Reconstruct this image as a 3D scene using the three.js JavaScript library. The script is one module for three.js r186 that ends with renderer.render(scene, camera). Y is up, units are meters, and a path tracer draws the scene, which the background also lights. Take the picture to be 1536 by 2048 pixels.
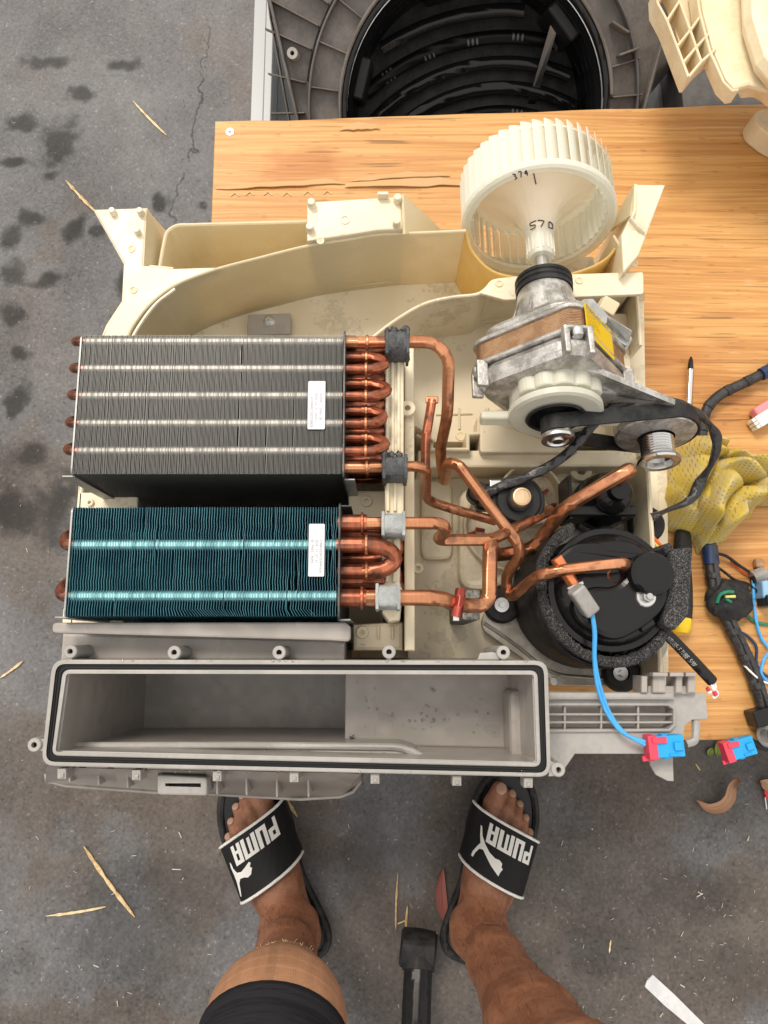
import * as THREE from 'three';
import { mergeGeometries, toCreasedNormals, mergeVertices } from 'three/addons/utils/BufferGeometryUtils.js';
import { MarchingCubes } from 'three/addons/objects/MarchingCubes.js';
import { RoundedBoxGeometry } from 'three/addons/geometries/RoundedBoxGeometry.js';

// ---------------------------------------------------------------- camera, sky, sun, exposure
const FPX = 1538, PITCH = 10.2 * Math.PI / 180, CAMH = 1.25;
const scene = new THREE.Scene();
const camera = new THREE.PerspectiveCamera(2 * Math.atan(1024 / FPX) * 180 / Math.PI, 0.75, 0.02, 60);
camera.position.set(0, CAMH, 0);
camera.up.set(0, 0, -1);
camera.lookAt(0, CAMH - Math.cos(PITCH), -Math.sin(PITCH));

const renderer = new THREE.WebGLRenderer();
renderer.toneMapping = THREE.LinearToneMapping;
renderer.toneMappingExposure = 0.98;
renderer.shadowMap.enabled = true;

{ // overcast daylight sky
  const w = 128, h = 64, d = new Float32Array(w * h * 4);
  for (let y = 0; y < h; y++) for (let x = 0; x < w; x++) {
    const el = ((y + 0.5) / h - 0.5) * Math.PI;          // row 0 is the bottom
    const i = (y * w + x) * 4, s = Math.max(0, Math.sin(el));
    const c = 0.5 + 0.5 * Math.sin(x / w * Math.PI * 6 + 2 * Math.sin(el * 5)) * Math.cos(el * 3);
    const b = el < 0 ? 0.3 : (0.95 + 0.40 * s) * (0.94 + 0.12 * c);
    d[i] = 1.04 * b; d[i + 1] = 1.0 * b; d[i + 2] = 0.94 * b; d[i + 3] = 1;
  }
  const t = new THREE.DataTexture(d, w, h, THREE.RGBAFormat, THREE.FloatType);
  t.mapping = THREE.EquirectangularReflectionMapping; t.magFilter = THREE.LinearFilter; t.minFilter = THREE.LinearFilter;
  t.colorSpace = THREE.LinearSRGBColorSpace; t.needsUpdate = true;
  scene.background = t; scene.environment = t;
}
const sun = new THREE.DirectionalLight(new THREE.Color(1.0, 0.90, 0.78), 2.5);
sun.position.set(-1.1, 3.9, -2.2); sun.target.position.set(0, 0.4, -0.3);
sun.castShadow = true; sun.shadow.radius = 34; sun.shadow.mapSize.set(2048, 2048);
Object.assign(sun.shadow.camera, { left: -2, right: 2, top: 2, bottom: -2, near: 0.5, far: 12 });
scene.add(sun, sun.target);

// ---------------------------------------------------------------- helpers
const V = (x, y, z) => new THREE.Vector3(x, y, z);
function rng(seed) { let s = seed >>> 0; return () => { s = (s + 0x6D2B79F5) >>> 0; let t = s; t = Math.imul(t ^ t >>> 15, t | 1); t ^= t + Math.imul(t ^ t >>> 7, t | 61); return ((t ^ t >>> 14) >>> 0) / 4294967296; }; }
const R = rng(7);
const rr = (a, b) => a + (b - a) * R();
// a photo pixel gives a direction; the height h of what it lies on gives the distance
const cA = Math.cos(PITCH), sA = Math.sin(PITCH);
function P(px, py, h) {
  const a = (px - 768) / FPX, b = (1024 - py) / FPX;
  const dy = -cA + b * sA, dz = -sA - b * cA, t = (h - CAMH) / dy;
  return V(a * t, h, dz * t);
}
const PL = (list, h) => list.map(p => P(p[0], p[1], p[2] ?? h));

const NT = 256, noiseTab = (() => { const r = rng(99), a = new Float32Array(NT * NT); for (let i = 0; i < a.length; i++) a[i] = r(); return a; })();
function vn(x, y, px = NT, py = NT) {
  const xi = Math.floor(x), yi = Math.floor(y); let fx = x - xi, fy = y - yi;
  fx = fx * fx * (3 - 2 * fx); fy = fy * fy * (3 - 2 * fy);
  const x0 = ((xi % px) + px) % px & 255, x1 = (((xi + 1) % px) + px) % px & 255, y0 = ((yi % py) + py) % py & 255, y1 = (((yi + 1) % py) + py) % py & 255;
  const a = noiseTab[y0 * NT + x0], b = noiseTab[y0 * NT + x1], c = noiseTab[y1 * NT + x0], d = noiseTab[y1 * NT + x1];
  return a + (b - a) * fx + (c - a) * fy + (a - b - c + d) * fx * fy;
}
function fbm(x, y, o = 4) { let s = 0, w = 0.5, n = 0; for (let i = 0; i < o; i++) { s += w * vn(x + i * 17.3, y + i * 9.1); n += w; x *= 2; y *= 2; w *= 0.5; } return s / n; }
const clamp = (x, a = 0, b = 1) => x < a ? a : x > b ? b : x;
const smooth = (a, b, x) => { const t = clamp((x - a) / (b - a)); return t * t * (3 - 2 * t); };
// texture from a function (u, v) -> [r, g, b] linear or a single value
function tex(w, h, fn, srgb = true, wrap = THREE.RepeatWrapping) {
  const d = new Uint8Array(w * h * 4);
  const enc = c => { c = clamp(c); return srgb ? (c <= 0.0031308 ? 12.92 * c : 1.055 * Math.pow(c, 1 / 2.4) - 0.055) * 255 : c * 255; };
  for (let y = 0; y < h; y++) for (let x = 0; x < w; x++) {
    const c = fn((x + 0.5) / w, (y + 0.5) / h), i = (y * w + x) * 4;
    if (typeof c === 'number') { d[i] = d[i + 1] = d[i + 2] = enc(c); } else { d[i] = enc(c[0]); d[i + 1] = enc(c[1]); d[i + 2] = enc(c[2]); }
    d[i + 3] = 255;
  }
  const t = new THREE.DataTexture(d, w, h, THREE.RGBAFormat);
  t.wrapS = t.wrapT = wrap; t.magFilter = THREE.LinearFilter; t.minFilter = THREE.LinearMipmapLinearFilter; t.generateMipmaps = true;
  if (srgb) t.colorSpace = THREE.SRGBColorSpace; t.needsUpdate = true; return t;
}
const col = (r, g, b) => new THREE.Color().setRGB(r, g, b);
function rep(t, metres) { const c = t.clone(); c.repeat.set(1 / metres, 1 / metres); c.needsUpdate = true; return c; }

// a thing = Group; parts = meshes; finish() puts the group's origin at the thing's base
const used = {};
function numbered(n) { if (used[n] === undefined) { used[n] = 0; return n; } used[n]++; return n + '_' + String(used[n]).padStart(3, '0'); }
function thing(name, label, category, group) {
  const o = new THREE.Group(); o.name = numbered(name); o.userData = { label, category }; if (group) o.userData.group = group; scene.add(o); return o;
}
function tag(o, label, category, group) { o.userData.label = label; o.userData.category = category; if (group) o.userData.group = group; return o; }
function finish(o) {
  o.updateMatrixWorld(true);
  const b = new THREE.Box3().setFromObject(o), c = V((b.min.x + b.max.x) / 2, b.min.y, (b.min.z + b.max.z) / 2);
  for (const k of o.children) k.position.sub(c);
  o.position.add(c); return o;
}
function prep(g) { // same attributes everywhere, uv in metres by the face's main direction
  if (g.index) g = g.toNonIndexed();
  const keep = g.userData.keepUV;
  for (const k of Object.keys(g.attributes)) if (!['position', 'normal', 'uv'].includes(k)) g.deleteAttribute(k);
  if (!g.attributes.normal) g.computeVertexNormals();
  if (!keep) {
    const p = g.attributes.position, uv = new Float32Array(p.count * 2), a = V(), b = V(), c = V(), n = V();
    for (let i = 0; i < p.count; i += 3) {
      a.fromBufferAttribute(p, i); b.fromBufferAttribute(p, i + 1); c.fromBufferAttribute(p, i + 2);
      n.copy(b).sub(a).cross(c.clone().sub(a)); const x = Math.abs(n.x), y = Math.abs(n.y), z = Math.abs(n.z);
      [a, b, c].forEach((q, k) => { const j = (i + k) * 2; if (y >= x && y >= z) { uv[j] = q.x; uv[j + 1] = -q.z; } else if (x >= z) { uv[j] = q.z; uv[j + 1] = q.y; } else { uv[j] = q.x; uv[j + 1] = q.y; } });
    }
    g.setAttribute('uv', new THREE.BufferAttribute(uv, 2));
  }
  return g;
}
function obj(name, geos, mat, parent = scene) {
  const list = (Array.isArray(geos) ? geos : [geos]).map(prep);
  const g = list.length > 1 ? mergeGeometries(list) : list[0];
  const m = new THREE.Mesh(g, mat); m.castShadow = m.receiveShadow = true;
  m.name = parent === scene ? numbered(name) : name;
  parent.add(m); return m;
}
function struct(name, geos, mat) { const m = obj(name, geos, mat); m.userData.kind = 'structure'; m.userData.label = m.name.replace(/_/g, ' '); return m; }

// --- polygons
function roundPoly(pts, r, seg = 5) { // pts [[x, y]]
  const n = pts.length, out = [];
  for (let i = 0; i < n; i++) {
    const p = pts[i], a = pts[(i + n - 1) % n], b = pts[(i + 1) % n], rad = Array.isArray(r) ? r[i] : r;
    const la = Math.hypot(a[0] - p[0], a[1] - p[1]), lb = Math.hypot(b[0] - p[0], b[1] - p[1]), q = Math.min(rad, la * 0.45, lb * 0.45);
    if (q < 1e-5) { out.push(p); continue; }
    const s = [p[0] + (a[0] - p[0]) / la * q, p[1] + (a[1] - p[1]) / la * q], e = [p[0] + (b[0] - p[0]) / lb * q, p[1] + (b[1] - p[1]) / lb * q];
    for (let k = 0; k <= seg; k++) { const t = k / seg, u = 1 - t; out.push([u * u * s[0] + 2 * u * t * p[0] + t * t * e[0], u * u * s[1] + 2 * u * t * p[1] + t * t * e[1]]); }
  }
  return out;
}
const toShape = pts => new THREE.Shape(pts.map(p => new THREE.Vector2(p[0], p[1])));
const toPath = pts => new THREE.Path(pts.map(p => new THREE.Vector2(p[0], p[1])));
// plan outline [[x, z]] in metres, from height y0 to y1
function prism(xz, y0, y1, o = {}) {
  const bev = Math.min(o.bevel ?? 0.0015, (y1 - y0) * 0.45);
  let pts = xz.map(p => [p[0], -p[1]]); if (o.round) pts = roundPoly(pts, o.round);
  const s = toShape(pts);
  for (const hl of o.holes || []) s.holes.push(toPath(o.holeRound ? roundPoly(hl.map(p => [p[0], -p[1]]), o.holeRound) : hl.map(p => [p[0], -p[1]])));
  const g = new THREE.ExtrudeGeometry(s, { depth: y1 - y0 - 2 * bev, bevelEnabled: bev > 0, bevelThickness: bev, bevelSize: bev, bevelOffset: -bev, bevelSegments: 2, curveSegments: 8 });
  g.rotateX(-Math.PI / 2); g.translate(0, y0 + bev, 0); return g;
}
// the same with the outline given as photo pixels of its top face
function slab(px, h, thick, o = {}) {
  const xz = px.map(p => { const q = P(p[0], p[1], h); return [q.x, q.z]; });
  const oo = { ...o }; if (o.holes) oo.holes = o.holes.map(l => l.map(p => { const q = P(p[0], p[1], h); return [q.x, q.z]; }));
  return prism(xz, h - thick, h, oo);
}
function dense(pts, n, closed = false) { return new THREE.CatmullRomCurve3(pts, closed, 'centripetal').getPoints(n); }
// vertical wall along points (y = top of the wall) down to bottom
function wall(pts, bottom, t, closed = false) {
  const n = pts.length, prof = [], r = Math.min(t * 0.35, 0.002), h = t / 2;
  const pos = [], idx = [];
  for (let i = 0; i < n; i++) {
    const a = pts[closed ? (i + n - 1) % n : Math.max(0, i - 1)], b = pts[closed ? (i + 1) % n : Math.min(n - 1, i + 1)], p = pts[i];
    let d1 = V(p.x - a.x, 0, p.z - a.z), d2 = V(b.x - p.x, 0, b.z - p.z);
    if (d1.lengthSq() < 1e-12) d1 = d2.clone(); if (d2.lengthSq() < 1e-12) d2 = d1.clone(); d1.normalize(); d2.normalize();
    const d = d1.clone().add(d2).normalize(), nx = d.z, nz = -d.x, m = 1 / Math.max(0.4, d.dot(d1));
    const bt = typeof bottom === 'function' ? bottom(p) : bottom;
    for (const [o, y] of [[-h, bt], [-h, p.y - r], [-h + r, p.y], [h - r, p.y], [h, p.y - r], [h, bt]]) pos.push(p.x + nx * o * m, y, p.z + nz * o * m);
  }
  const K = 6, lim = closed ? n : n - 1;
  for (let i = 0; i < lim; i++) for (let k = 0; k < K; k++) { const a = i * K + k, b = i * K + (k + 1) % K, c = ((i + 1) % n) * K + k, d = ((i + 1) % n) * K + (k + 1) % K; idx.push(a, b, c, b, d, c); }
  if (!closed) for (const [s, f] of [[0, 1], [(n - 1) * K, 0]]) for (let k = 1; k < K - 1; k++) f ? idx.push(s, s + k + 1, s + k) : idx.push(s, s + k, s + k + 1);
  const g = new THREE.BufferGeometry(); g.setAttribute('position', new THREE.Float32BufferAttribute(pos, 3)); g.setIndex(idx);
  return toCreasedNormals(g, 0.6);
}
function filletPath(pts, r, seg = 7) { // 3D polyline with rounded corners
  const out = [pts[0].clone()];
  for (let i = 1; i < pts.length - 1; i++) {
    const p = pts[i], a = pts[i - 1], b = pts[i + 1], la = p.distanceTo(a), lb = p.distanceTo(b), q = Math.min(r, la * 0.48, lb * 0.48);
    const s = p.clone().lerp(a, q / la), e = p.clone().lerp(b, q / lb);
    for (let k = 0; k <= seg; k++) { const t = k / seg, u = 1 - t; out.push(V().addScaledVector(s, u * u).addScaledVector(p, 2 * u * t).addScaledVector(e, t * t)); }
  }
  out.push(pts[pts.length - 1].clone()); return out;
}
class Poly3 extends THREE.Curve { constructor(p) { super(); this.p = p; this.l = [0]; for (let i = 1; i < p.length; i++) this.l.push(this.l[i - 1] + p[i].distanceTo(p[i - 1])); } getPoint(t, o = V()) { const L = this.l, s = t * L[L.length - 1]; let i = 1; while (i < L.length - 1 && L[i] < s) i++; const f = (s - L[i - 1]) / Math.max(1e-9, L[i] - L[i - 1]); return o.copy(this.p[i - 1]).lerp(this.p[i], f); } }
function tube(pts, r, o = {}) { // swept round tube with closed ends; r may be a function of t
  const path = o.raw ? pts : o.spline ? dense(pts, o.n ?? pts.length * 10) : filletPath(pts, o.fillet ?? r * 2.5);
  const cp = path.filter((p, i) => !i || p.distanceTo(path[i - 1]) > 1e-5), c = new Poly3(cp), L = c.l[c.l.length - 1], K = o.radial ?? 12;
  const n = cp.length, pos = [], idx = []; let nrm = null;
  for (let i = 0; i < n; i++) {
    const t = cp[Math.min(n - 1, i + 1)].clone().sub(cp[Math.max(0, i - 1)]).normalize();
    if (!nrm) { nrm = Math.abs(t.y) < 0.9 ? V(0, 1, 0) : V(1, 0, 0); }
    nrm.addScaledVector(t, -nrm.dot(t)).normalize(); const bi = t.clone().cross(nrm);
    const f = c.l[i] / L, rad = typeof r === 'function' ? r(f) : r, fl = o.flat ? o.flat(f) : 1, tw = o.twist ? o.twist(f) : 0;
    for (let k = 0; k < K; k++) { const a = k / K * Math.PI * 2, ca = Math.cos(a) * rad, sa = Math.sin(a) * rad * fl, x = ca * Math.cos(tw) - sa * Math.sin(tw), y = ca * Math.sin(tw) + sa * Math.cos(tw); const q = cp[i].clone().addScaledVector(bi, x).addScaledVector(nrm, y); pos.push(q.x, q.y, q.z); }
  }
  for (let i = 0; i < n - 1; i++) for (let k = 0; k < K; k++) { const a = i * K + k, b = i * K + (k + 1) % K; idx.push(a, b, a + K, b, b + K, a + K); }
  for (const [i, f] of [[0, 1], [n - 1, 0]]) { const s = pos.length / 3; pos.push(cp[i].x, cp[i].y, cp[i].z); for (let k = 0; k < K; k++) { const a = i * K + k, b = i * K + (k + 1) % K; f ? idx.push(s, b, a) : idx.push(s, a, b); } }
  const g = new THREE.BufferGeometry(); g.setAttribute('position', new THREE.Float32BufferAttribute(pos, 3)); g.setIndex(idx);
  const uv = new Float32Array(pos.length / 3 * 2);
  for (let i = 0; i < n; i++) for (let k = 0; k < K; k++) { uv[(i * K + k) * 2] = c.l[i]; uv[(i * K + k) * 2 + 1] = k / K * 0.03; }
  g.setAttribute('uv', new THREE.BufferAttribute(uv, 2)); g.userData.keepUV = true;
  const q = toCreasedNormals(g, 0.9); q.userData.keepUV = true; return q;
}
// lathe about +y with profile [[r, y]]
function lathe(prof, seg = 32) { const g = new THREE.LatheGeometry(prof.map(p => new THREE.Vector2(Math.max(p[0], 1e-5), p[1])), seg); return toCreasedNormals(g, 0.5); }
function box(w, h, d, x = 0, y = 0, z = 0, r = 0.0015) { const q = Math.min(r, w * 0.3, h * 0.3, d * 0.3); const g = q > 0 ? new RoundedBoxGeometry(w, h, d, 2, q) : new THREE.BoxGeometry(w, h, d); return g.translate(x, y, z); }
function place(g, m) { g.applyMatrix4(m); return g; }
// matrix: origin o, local y along axis n, local z near zhint
function frame(o, n, zh = V(0, 0, 1)) { const y = n.clone().normalize(), z = zh.clone().addScaledVector(y, -zh.dot(y)).normalize(), x = y.clone().cross(z); return new THREE.Matrix4().makeBasis(x, y, z).setPosition(o); }
function screwHead(r, h = 0.002) { return [lathe([[0, 0], [r, 0], [r, h * 0.4], [r * 0.75, h], [0, h * 1.1]], 18)]; }

// ---------------------------------------------------------------- materials
const fine = tex(512, 512, (u, v) => 0.35 + 0.65 * (0.6 * vn(u * 256, v * 256) + 0.4 * vn(u * 64 + 3, v * 64, 64, 64)), false);
const mott = tex(512, 512, (u, v) => { const f = 0.5 * vn(u * 8, v * 8, 8, 8) + 0.3 * vn(u * 24 + 5, v * 24, 24, 24) + 0.2 * vn(u * 96, v * 96, 96, 96); return f; }, false);
function mixTex(a, b, size, seedx = 0, speck = 0) { // two-colour mottling
  return tex(320, 320, (u, v) => {
    let f = 0.45 * vn(u * 7 + 0, v * 7, 7, 7) + 0.3 * vn(u * 21, v * 21 + seedx, 21, 21) + 0.25 * vn(u * 90, v * 90, 90, 90);
    f = smooth(0.25, 0.75, f); let s = 1; if (speck && vn(u * 160, v * 160, 160, 160) > 1 - speck) s = 0.55;
    return [0, 1, 2].map(i => (a[i] + (b[i] - a[i]) * f) * s);
  });
}
function std(c, rough, metal = 0, o = {}) { return new THREE.MeshPhysicalMaterial({ color: Array.isArray(c) ? col(...c) : c, roughness: rough, metalness: metal, ...o }); }
const fineRep = rep(fine, 0.08);
function mapped(a, b, metres, rough, metal = 0, o = {}, speck = 0) {
  return new THREE.MeshPhysicalMaterial({ map: rep(mixTex(a, b, 1, 3, speck), metres), roughness: rough, metalness: metal, bumpMap: fineRep, bumpScale: o.bs ?? 0.00005, ...((({ bs, ...x }) => x)(o)) });
}
const M = {};
M.cream = mapped([0.70, 0.61, 0.44], [0.79, 0.71, 0.54], 0.22, 0.42, 0, {}, 0.012);
M.cream.map = rep(tex(640, 640, (u, v) => { const f = smooth(0.25, 0.75, 0.5 * vn(u * 5, v * 5, 5, 5) + 0.5 * vn(u * 19, v * 19, 19, 19)), n = 0.5 * vn(u * 6 + 0, v * 6 + 0, 6, 6) + 0.3 * vn(u * 26, v * 26, 26, 26) + 0.2 * vn(u * 120, v * 120, 120, 120), d = smooth(0.60, 0.68, n) * (0.4 + 0.6 * vn(u * 160, v * 160, 160, 160)) * 0.30, sp = vn(u * 140 + 0, v * 140, 140, 140) > 0.985 ? 0.5 : 0, sc = vn(u * 10, v * 220, 10, 220) > 0.965 ? 0.10 : 0; return [0.70 + 0.09 * f, 0.61 + 0.10 * f, 0.44 + 0.10 * f].map((q, i) => q * (1 - d) * (1 - sp) * (1 - sc) + [0.30, 0.24, 0.17][i] * d * 0.6); }), 0.4);
M.creamThin = mapped([0.83, 0.73, 0.49], [0.88, 0.79, 0.57], 0.35, 0.55, 0, { transmission: 0.38, thickness: 0 }, 0.01);
M.creamOld = mapped([0.70, 0.58, 0.38], [0.78, 0.68, 0.48], 0.3, 0.5, 0, { bs: 0.0002 }, 0.03);
M.creamGlow = mapped([0.90, 0.66, 0.20], [0.92, 0.72, 0.28], 0.3, 0.5, 0, { transmission: 0.5, thickness: 0 });  // yellow of light shining through the plastic is painted into this colour
M.fan = std([0.94, 0.935, 0.87], 0.38, 0, { transmission: 0.58, thickness: 0 });
M.nylon = std([0.80, 0.79, 0.68], 0.42, 0, { transmission: 0.4, thickness: 0 });
M.grey = mapped([0.30, 0.275, 0.25], [0.36, 0.33, 0.305], 0.3, 0.3);
M.grey.map = rep(tex(640, 640, (u, v) => { const f = smooth(0.25, 0.75, 0.5 * vn(u * 6, v * 6, 6, 6) + 0.5 * vn(u * 30, v * 30, 30, 30)), n = 0.6 * vn(u * 9, v * 9, 9, 9) + 0.4 * vn(u * 36, v * 36, 36, 36), ring = Math.exp(-Math.pow((n - 0.66) / 0.006, 2)) * 0.09, d = smooth(0.66, 0.72, n) * 0.08, sp = vn(u * 150, v * 150, 150, 150); const k = 1 - d + ring + (sp > 0.985 ? 0.35 : sp < 0.012 ? -0.5 : 0); return [0.30 + 0.06 * f, 0.275 + 0.055 * f, 0.25 + 0.055 * f].map(q => q * k); }), 0.35);
M.greyLight = mapped([0.30, 0.288, 0.272], [0.37, 0.355, 0.338], 0.3, 0.4);
M.gasket = std([0.016, 0.016, 0.017], 0.6, 0, { specularIntensity: 0.5 });
M.rubber = mapped([0.012, 0.012, 0.013], [0.03, 0.03, 0.03], 0.1, 0.55, 0, { specularIntensity: 0.5 });
M.blackGloss = std([0.007, 0.007, 0.008], 0.22, 0, { specularIntensity: 0.45, clearcoat: 0.2, clearcoatRoughness: 0.12 });
M.blackPlastic = std([0.011, 0.011, 0.012], 0.36, 0, { specularIntensity: 0.6 });
M.alu = mapped([0.34, 0.325, 0.30], [0.64, 0.63, 0.61], 0.07, 0.45, 0.8, { bs: 0.0005 }, 0.02);
M.aluFin = std([0.235, 0.235, 0.23], 0.42, 0.6);
M.aluTube = std([0.60, 0.585, 0.55], 0.42, 0.5);
M.blueFin = mapped([0.010, 0.080, 0.120], [0.040, 0.17, 0.21], 0.08, 0.4, 0.3, {}, 0.02);
M.blueTube = std([0.36, 0.62, 0.65], 0.35, 0.5);
M.steel = std([0.62, 0.62, 0.62], 0.25, 1);
M.zinc = mapped([0.40, 0.41, 0.40], [0.55, 0.56, 0.55], 0.08, 0.45, 0.7);
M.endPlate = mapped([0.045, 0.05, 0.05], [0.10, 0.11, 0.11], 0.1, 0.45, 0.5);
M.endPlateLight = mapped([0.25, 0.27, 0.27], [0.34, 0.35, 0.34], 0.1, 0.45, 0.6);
function copperTex(a, b, c, s) { return tex(512, 128, (u, v) => { const f = smooth(0.3, 0.72, fbm(u * 7 + s, v * 2, 4)), g = smooth(0.58, 0.78, fbm(u * 10 + 40 + s, v * 2.5 + 7, 4)), sc = 0.9 + 0.2 * vn(u * 220, v * 6); return [0, 1, 2].map(i => ((a[i] + (b[i] - a[i]) * f) * (1 - g) + c[i] * g) * sc); }); }
const copperMap = copperTex([0.64, 0.30, 0.16], [0.52, 0.225, 0.115], [0.30, 0.135, 0.08], 0);
const copperMapDark = copperTex([0.46, 0.155, 0.085], [0.31, 0.095, 0.05], [0.15, 0.07, 0.05], 5);
M.copper = new THREE.MeshPhysicalMaterial({ map: (() => { const t = copperMap.clone(); t.repeat.set(1 / 0.25, 1 / 0.03); t.needsUpdate = true; return t; })(), roughness: 0.3, metalness: 0.88, bumpMap: rep(fine, 0.06), bumpScale: 0.00004 });
M.copperDark = new THREE.MeshPhysicalMaterial({ map: (() => { const t = copperMapDark.clone(); t.repeat.set(1 / 0.2, 1 / 0.03); t.needsUpdate = true; return t; })(), roughness: 0.38, metalness: 0.85, bumpMap: rep(fine, 0.06), bumpScale: 0.00006 });
M.copperBright = std([0.80, 0.27, 0.12], 0.35, 0.8);
M.copperRed = std([0.26, 0.045, 0.03], 0.35, 0.6);
M.brass = mapped([0.50, 0.36, 0.22], [0.60, 0.45, 0.29], 0.05, 0.4, 0.7);
M.foamBlack = mapped([0.03, 0.032, 0.035], [0.09, 0.095, 0.10], 0.06, 0.7, 0, { bs: 0.0004 });
M.foamGrey = mapped([0.24, 0.26, 0.26], [0.36, 0.38, 0.38], 0.08, 0.6, 0, { bs: 0.0002 });
M.sponge = mapped([0.10, 0.105, 0.095], [0.30, 0.30, 0.28], 0.012, 0.9, 0, { bs: 0.0006 });
M.felt = new THREE.MeshPhysicalMaterial({ map: tex(256, 256, (u, v) => { const f = vn(u * 128, v * 128, 128, 128) * 0.6 + vn(u * 64 + 9, v * 64, 64, 64) * 0.4; const k = smooth(0.4, 0.9, f); return [0.015 + 0.16 * k, 0.015 + 0.157 * k, 0.015 + 0.16 * k]; }), roughness: 1, bumpMap: fine, bumpScale: 0.0012 });
M.felt.map.repeat.set(1 / 0.06, 1 / 0.06); M.felt.bumpMap = rep(fine, 0.12);
M.rust = mapped([0.30, 0.17, 0.09], [0.42, 0.27, 0.15], 0.05, 0.7, 0.1, { bs: 0.0003 });
M.plateTan = mapped([0.26, 0.24, 0.20], [0.36, 0.34, 0.30], 0.1, 0.4, 0.6);
M.white = std([0.82, 0.82, 0.82], 0.5);
M.paper = mapped([0.52, 0.53, 0.56], [0.62, 0.62, 0.63], 0.1, 0.8);
M.blueWire = std([0.06, 0.36, 0.75], 0.4);
M.blueConn = std([0.01, 0.33, 0.72], 0.4);
M.pinkConn = std([0.72, 0.05, 0.10], 0.4);
M.paleBlue = std([0.25, 0.45, 0.65], 0.4);
M.greenWire = std([0.01, 0.20, 0.12], 0.4);
M.yellowWire = std([0.65, 0.60, 0.15], 0.4);
M.orangeWire = std([0.80, 0.14, 0.03], 0.4);
M.redWire = std([0.6, 0.02, 0.03], 0.4);
M.navy = std([0.01, 0.03, 0.09], 0.5);
M.greySleeve = mapped([0.24, 0.235, 0.225], [0.32, 0.31, 0.30], 0.1, 0.5);
M.yellowPlastic = std([0.80, 0.52, 0.01], 0.4);
M.woodChip = mapped([0.48, 0.32, 0.15], [0.66, 0.50, 0.28], 0.03, 0.8);
M.woodChipPale = mapped([0.60, 0.45, 0.25], [0.75, 0.62, 0.38], 0.03, 0.8);
M.leaf = std([0.42, 0.24, 0.14], 0.6); M.leafRed = std([0.33, 0.11, 0.09], 0.6); M.leafGreen = std([0.22, 0.28, 0.05], 0.6);
M.panelDark = mapped([0.085, 0.08, 0.078], [0.13, 0.125, 0.12], 0.2, 0.55);
M.panelGrey = mapped([0.10, 0.088, 0.08], [0.16, 0.143, 0.13], 0.25, 0.5, 0, {}, 0.02);
M.enamel = std([0.42, 0.44, 0.45], 0.35);
M.drum = new THREE.MeshPhysicalMaterial({ map: tex(512, 512, (u, v) => { const a = (u * 40) % 1, b = (v * 26 + Math.floor(u * 8) * 0.4) % 1, blk = (Math.floor(u * 8) + Math.floor(v * 8)) % 2; const dot = Math.hypot(a - 0.5, b - 0.5) < 0.26 && (u * 8 % 1) < 0.55 && (v * 8 % 1) < 0.35 && blk; return dot ? [0.10, 0.10, 0.10] : [0.004, 0.004, 0.004]; }), roughness: 0.35, metalness: 0.2, specularIntensity: 0.4 });
M.drum.map.repeat.set(1 / 0.28, 1 / 0.28);

// ---------------------------------------------------------------- floor
const blots = [[115, 285, 42, 52], [165, 190, 34, 20], [55, 440, 30, 26], [160, 462, 26, 36], [40, 240, 40, 16], [25, 625, 30, 25], [60, 905, 40, 30], [395, 425, 12, 8], [90, 120, 60, 14], [250, 130, 40, 12], [30, 330, 30, 14], [100, 350, 26, 10], [20, 480, 26, 30], [240, 560, 14, 30], [90, 560, 30, 10], [50, 700, 30, 16], [30, 800, 26, 30], [35, 1020, 50, 60], [330, 395, 22, 18], [20, 545, 40, 22], [110, 1010, 40, 80], [210, 470, 24, 20],
  [1180, 1900, 90, 60], [1400, 1780, 120, 60], [1500, 1950, 90, 90], [730, 1700, 70, 120], [300, 1830, 160, 130]].map(([x, y, a, b]) => { const p = P(x, y, 0), q = P(x + a, y, 0), s = P(x, y + b, 0); return [p.x, -p.z, q.x - p.x, s.z - p.z]; });
const crack = PL([[432, 0], [418, 60], [412, 110], [402, 150], [398, 200], [385, 250], [388, 300], [370, 345], [352, 400], [340, 450]], 0).map(p => [p.x, -p.z]);
function crackDist(x, y) { let m = 9; for (let i = 1; i < crack.length; i++) { const a = crack[i - 1], b = crack[i], dx = b[0] - a[0], dy = b[1] - a[1], t = clamp(((x - a[0]) * dx + (y - a[1]) * dy) / (dx * dx + dy * dy)); m = Math.min(m, Math.hypot(x - a[0] - t * dx, y - a[1] - t * dy)); } return m; }
const FS = 2.6, FC = 0.35;
const stainAt = (x, y) => { let s = 0; const wx = x + 0.05 * (fbm(x * 18, y * 18, 3) - 0.5), wy = y + 0.05 * (fbm(x * 18 + 30, y * 18 + 8, 3) - 0.5); for (let i = 0; i < blots.length; i++) { const b = blots[i], d = Math.hypot((wx - b[0]) / b[2], (wy - b[1]) / b[3]); if (d < 1.5) s = Math.max(s, (i < 22 ? 1 : 0.45) * smooth(1.3, 0.45, d + 0.8 * (fbm(x * 70, y * 70, 4) - 0.5))); } return s; };
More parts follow.
